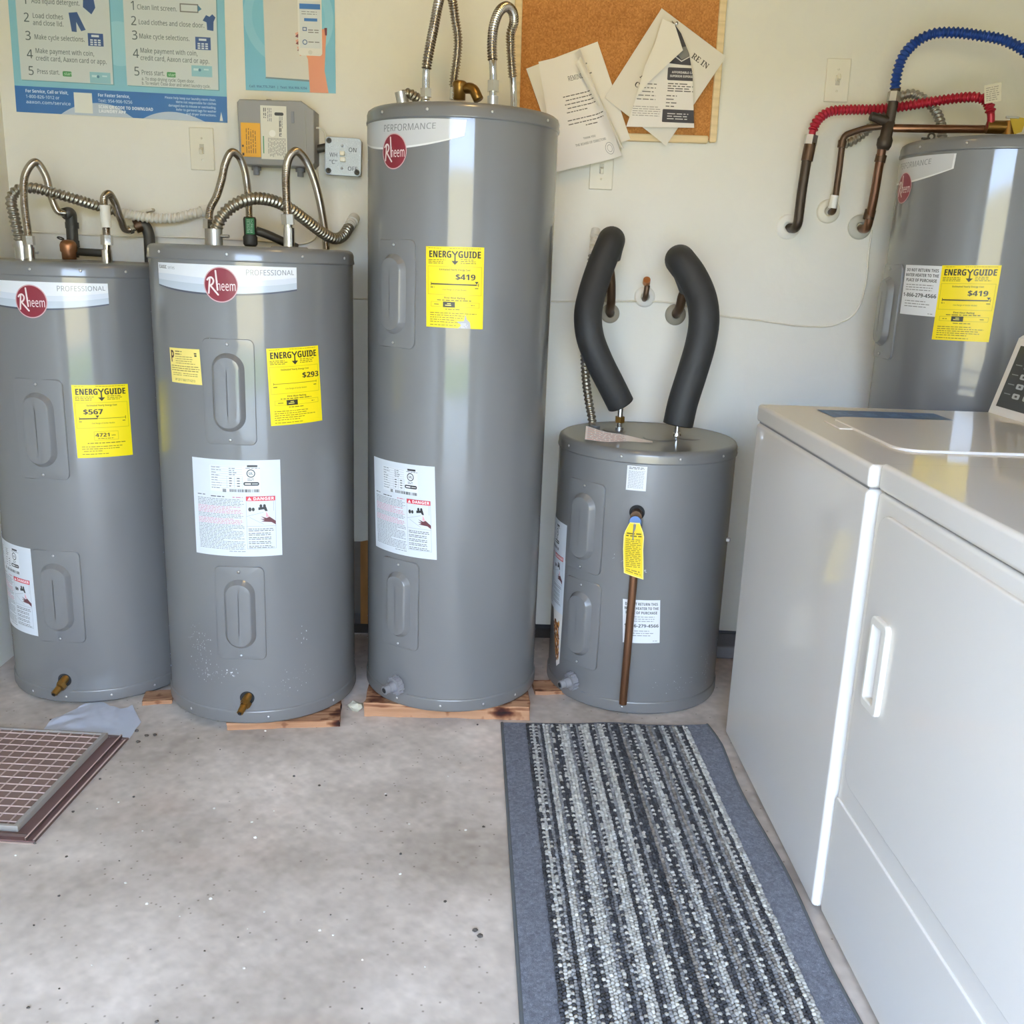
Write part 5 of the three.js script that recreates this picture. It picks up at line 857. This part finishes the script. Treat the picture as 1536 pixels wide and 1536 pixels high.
sheet('plastic_sleeve', 'diamond tilted notice in a clear plastic sleeve on cork', [[0.473, 1.975], [0.672, 1.854], [0.514, 1.602], [0.322, 1.728]], PZ + 0.004, protTex, (u, v) => [0, 0.004 + 0.006 * Math.sin(u * 3) * (1 - v)], 0.12, { clearcoat: 1, clearcoatRoughness: 0.15 });
{
  const ft = canvasTex(420, 720, (g, w, h) => {
    g.fillStyle = '#efeae4'; g.fillRect(0, 0, w, h); g.fillStyle = '#3a363a'; g.beginPath(); g.moveTo(0, 0); g.lineTo(w, 0); g.lineTo(w, 330); g.quadraticCurveTo(300, 345, 0, 290); g.fill();
    g.strokeStyle = '#d9d5cf'; g.lineWidth = 6; g.beginPath(); g.moveTo(w, 230); g.lineTo(300, 310); g.lineTo(220, 250); g.stroke(); g.fillStyle = '#77736c'; g.beginPath(); g.moveTo(250, 240); g.lineTo(370, 200); g.lineTo(390, 250); g.lineTo(300, 300); g.fill(); g.fillStyle = '#a5a199'; g.beginPath(); g.arc(330, 100, 30, 0, 7); g.fill();
    g.fillStyle = '#3a363a'; g.beginPath(); g.roundRect(226, 350, 188, 80, 8); g.fill(); text(g, 'AFFORDABLE CARE', 320, 386, 20, '#e5e2de', { align: 'center', bold: 1, width: 140 }); text(g, 'SUPERIOR EXPERIENCE', 320, 410, 20, '#e5e2de', { align: 'center', bold: 1, width: 160 });
    lines(g, 232, 448, 150, 4, 15, '#55504c', 6, 0.3); lines(g, 228, 524, 60, 4, 22, '#55504c', 6, 0.3); lines(g, 60, 456, 110, 5, 24, '#6b6762', 6, 0.3); lines(g, 40, 600, 160, 5, 14, '#8d8983', 4, 0.1);
    g.beginPath(); g.fillStyle = '#3a363a'; g.roundRect(212, 612, 188, 82, 6); g.fill(); lines(g, 240, 636, 130, 3, 16, '#cfccc8', 6, 0.1);
  });
  const flat = (pts, z0, tilt, uvBox) => { const q = pts, g = new THREE.ShapeGeometry(new THREE.Shape(q.map((p) => new THREE.Vector2(p[0], p[1])))), p = g.attributes.position, u = g.attributes.uv; for (let i = 0; i < p.count; i++) { const x = p.getX(i), y = p.getY(i); u.setXY(i, (x - uvBox[0]) / (uvBox[1] - uvBox[0]), (y - uvBox[2]) / (uvBox[3] - uvBox[2])); p.setZ(i, z0 + tilt(x, y)); } g.computeVertexNormals(); return g; };
  const t = thing('pinned_flyer', 'black and white flyer with a folded corner pinned on cork', 'flyer');
  const K = [0.385, 0.602, 1.655, 1.97];
  obj('printed_page', flat([[0.5033, 1.943, -3.05], [0.5332, 1.909, -3.05], [0.5609, 1.856, -3.05], [0.5755, 1.799, -3.05], [0.5919, 1.654, -3.05], [0.3895, 1.649, -3.05], [0.4137, 1.729, -3.05], [0.4514, 1.78, -3.05], [0.537, 1.862, -3.05]], PZ + 0.016, (x, y) => 0.02 * (1.97 - y), K), printed(ft, 0.65), t);
  obj('folded_corner', flat([[0.4744, 1.943, -3.04], [0.5102, 1.93, -3.04], [0.5391, 1.861, -3.04], [0.45, 1.776, -3.04], [0.4105, 1.726, -3.04], [0.4334, 1.817, -3.04], [0.4564, 1.875, -3.04]], PZ + 0.026, (x, y) => 0.03 * (1.97 - y) + 0.05 * (x - 0.45), K), printed(plainPaper, 0.65), t);
  tag(obj('push_pin', orient(lathe([[0, 0], [0.004, 0], [0.003, 0.006], [0.005, 0.01], [0.004, 0.013], [0, 0.013]], 16), [0.514, 1.93, -3.04], [0, 0, 1]), M.zinc), 'small metal push pin holding the black flyer', 'pin');
}

scene.traverse((o) => { if (o.isMesh) { o.castShadow = true; o.receiveShadow = true; } });
renderer.render(scene, camera);
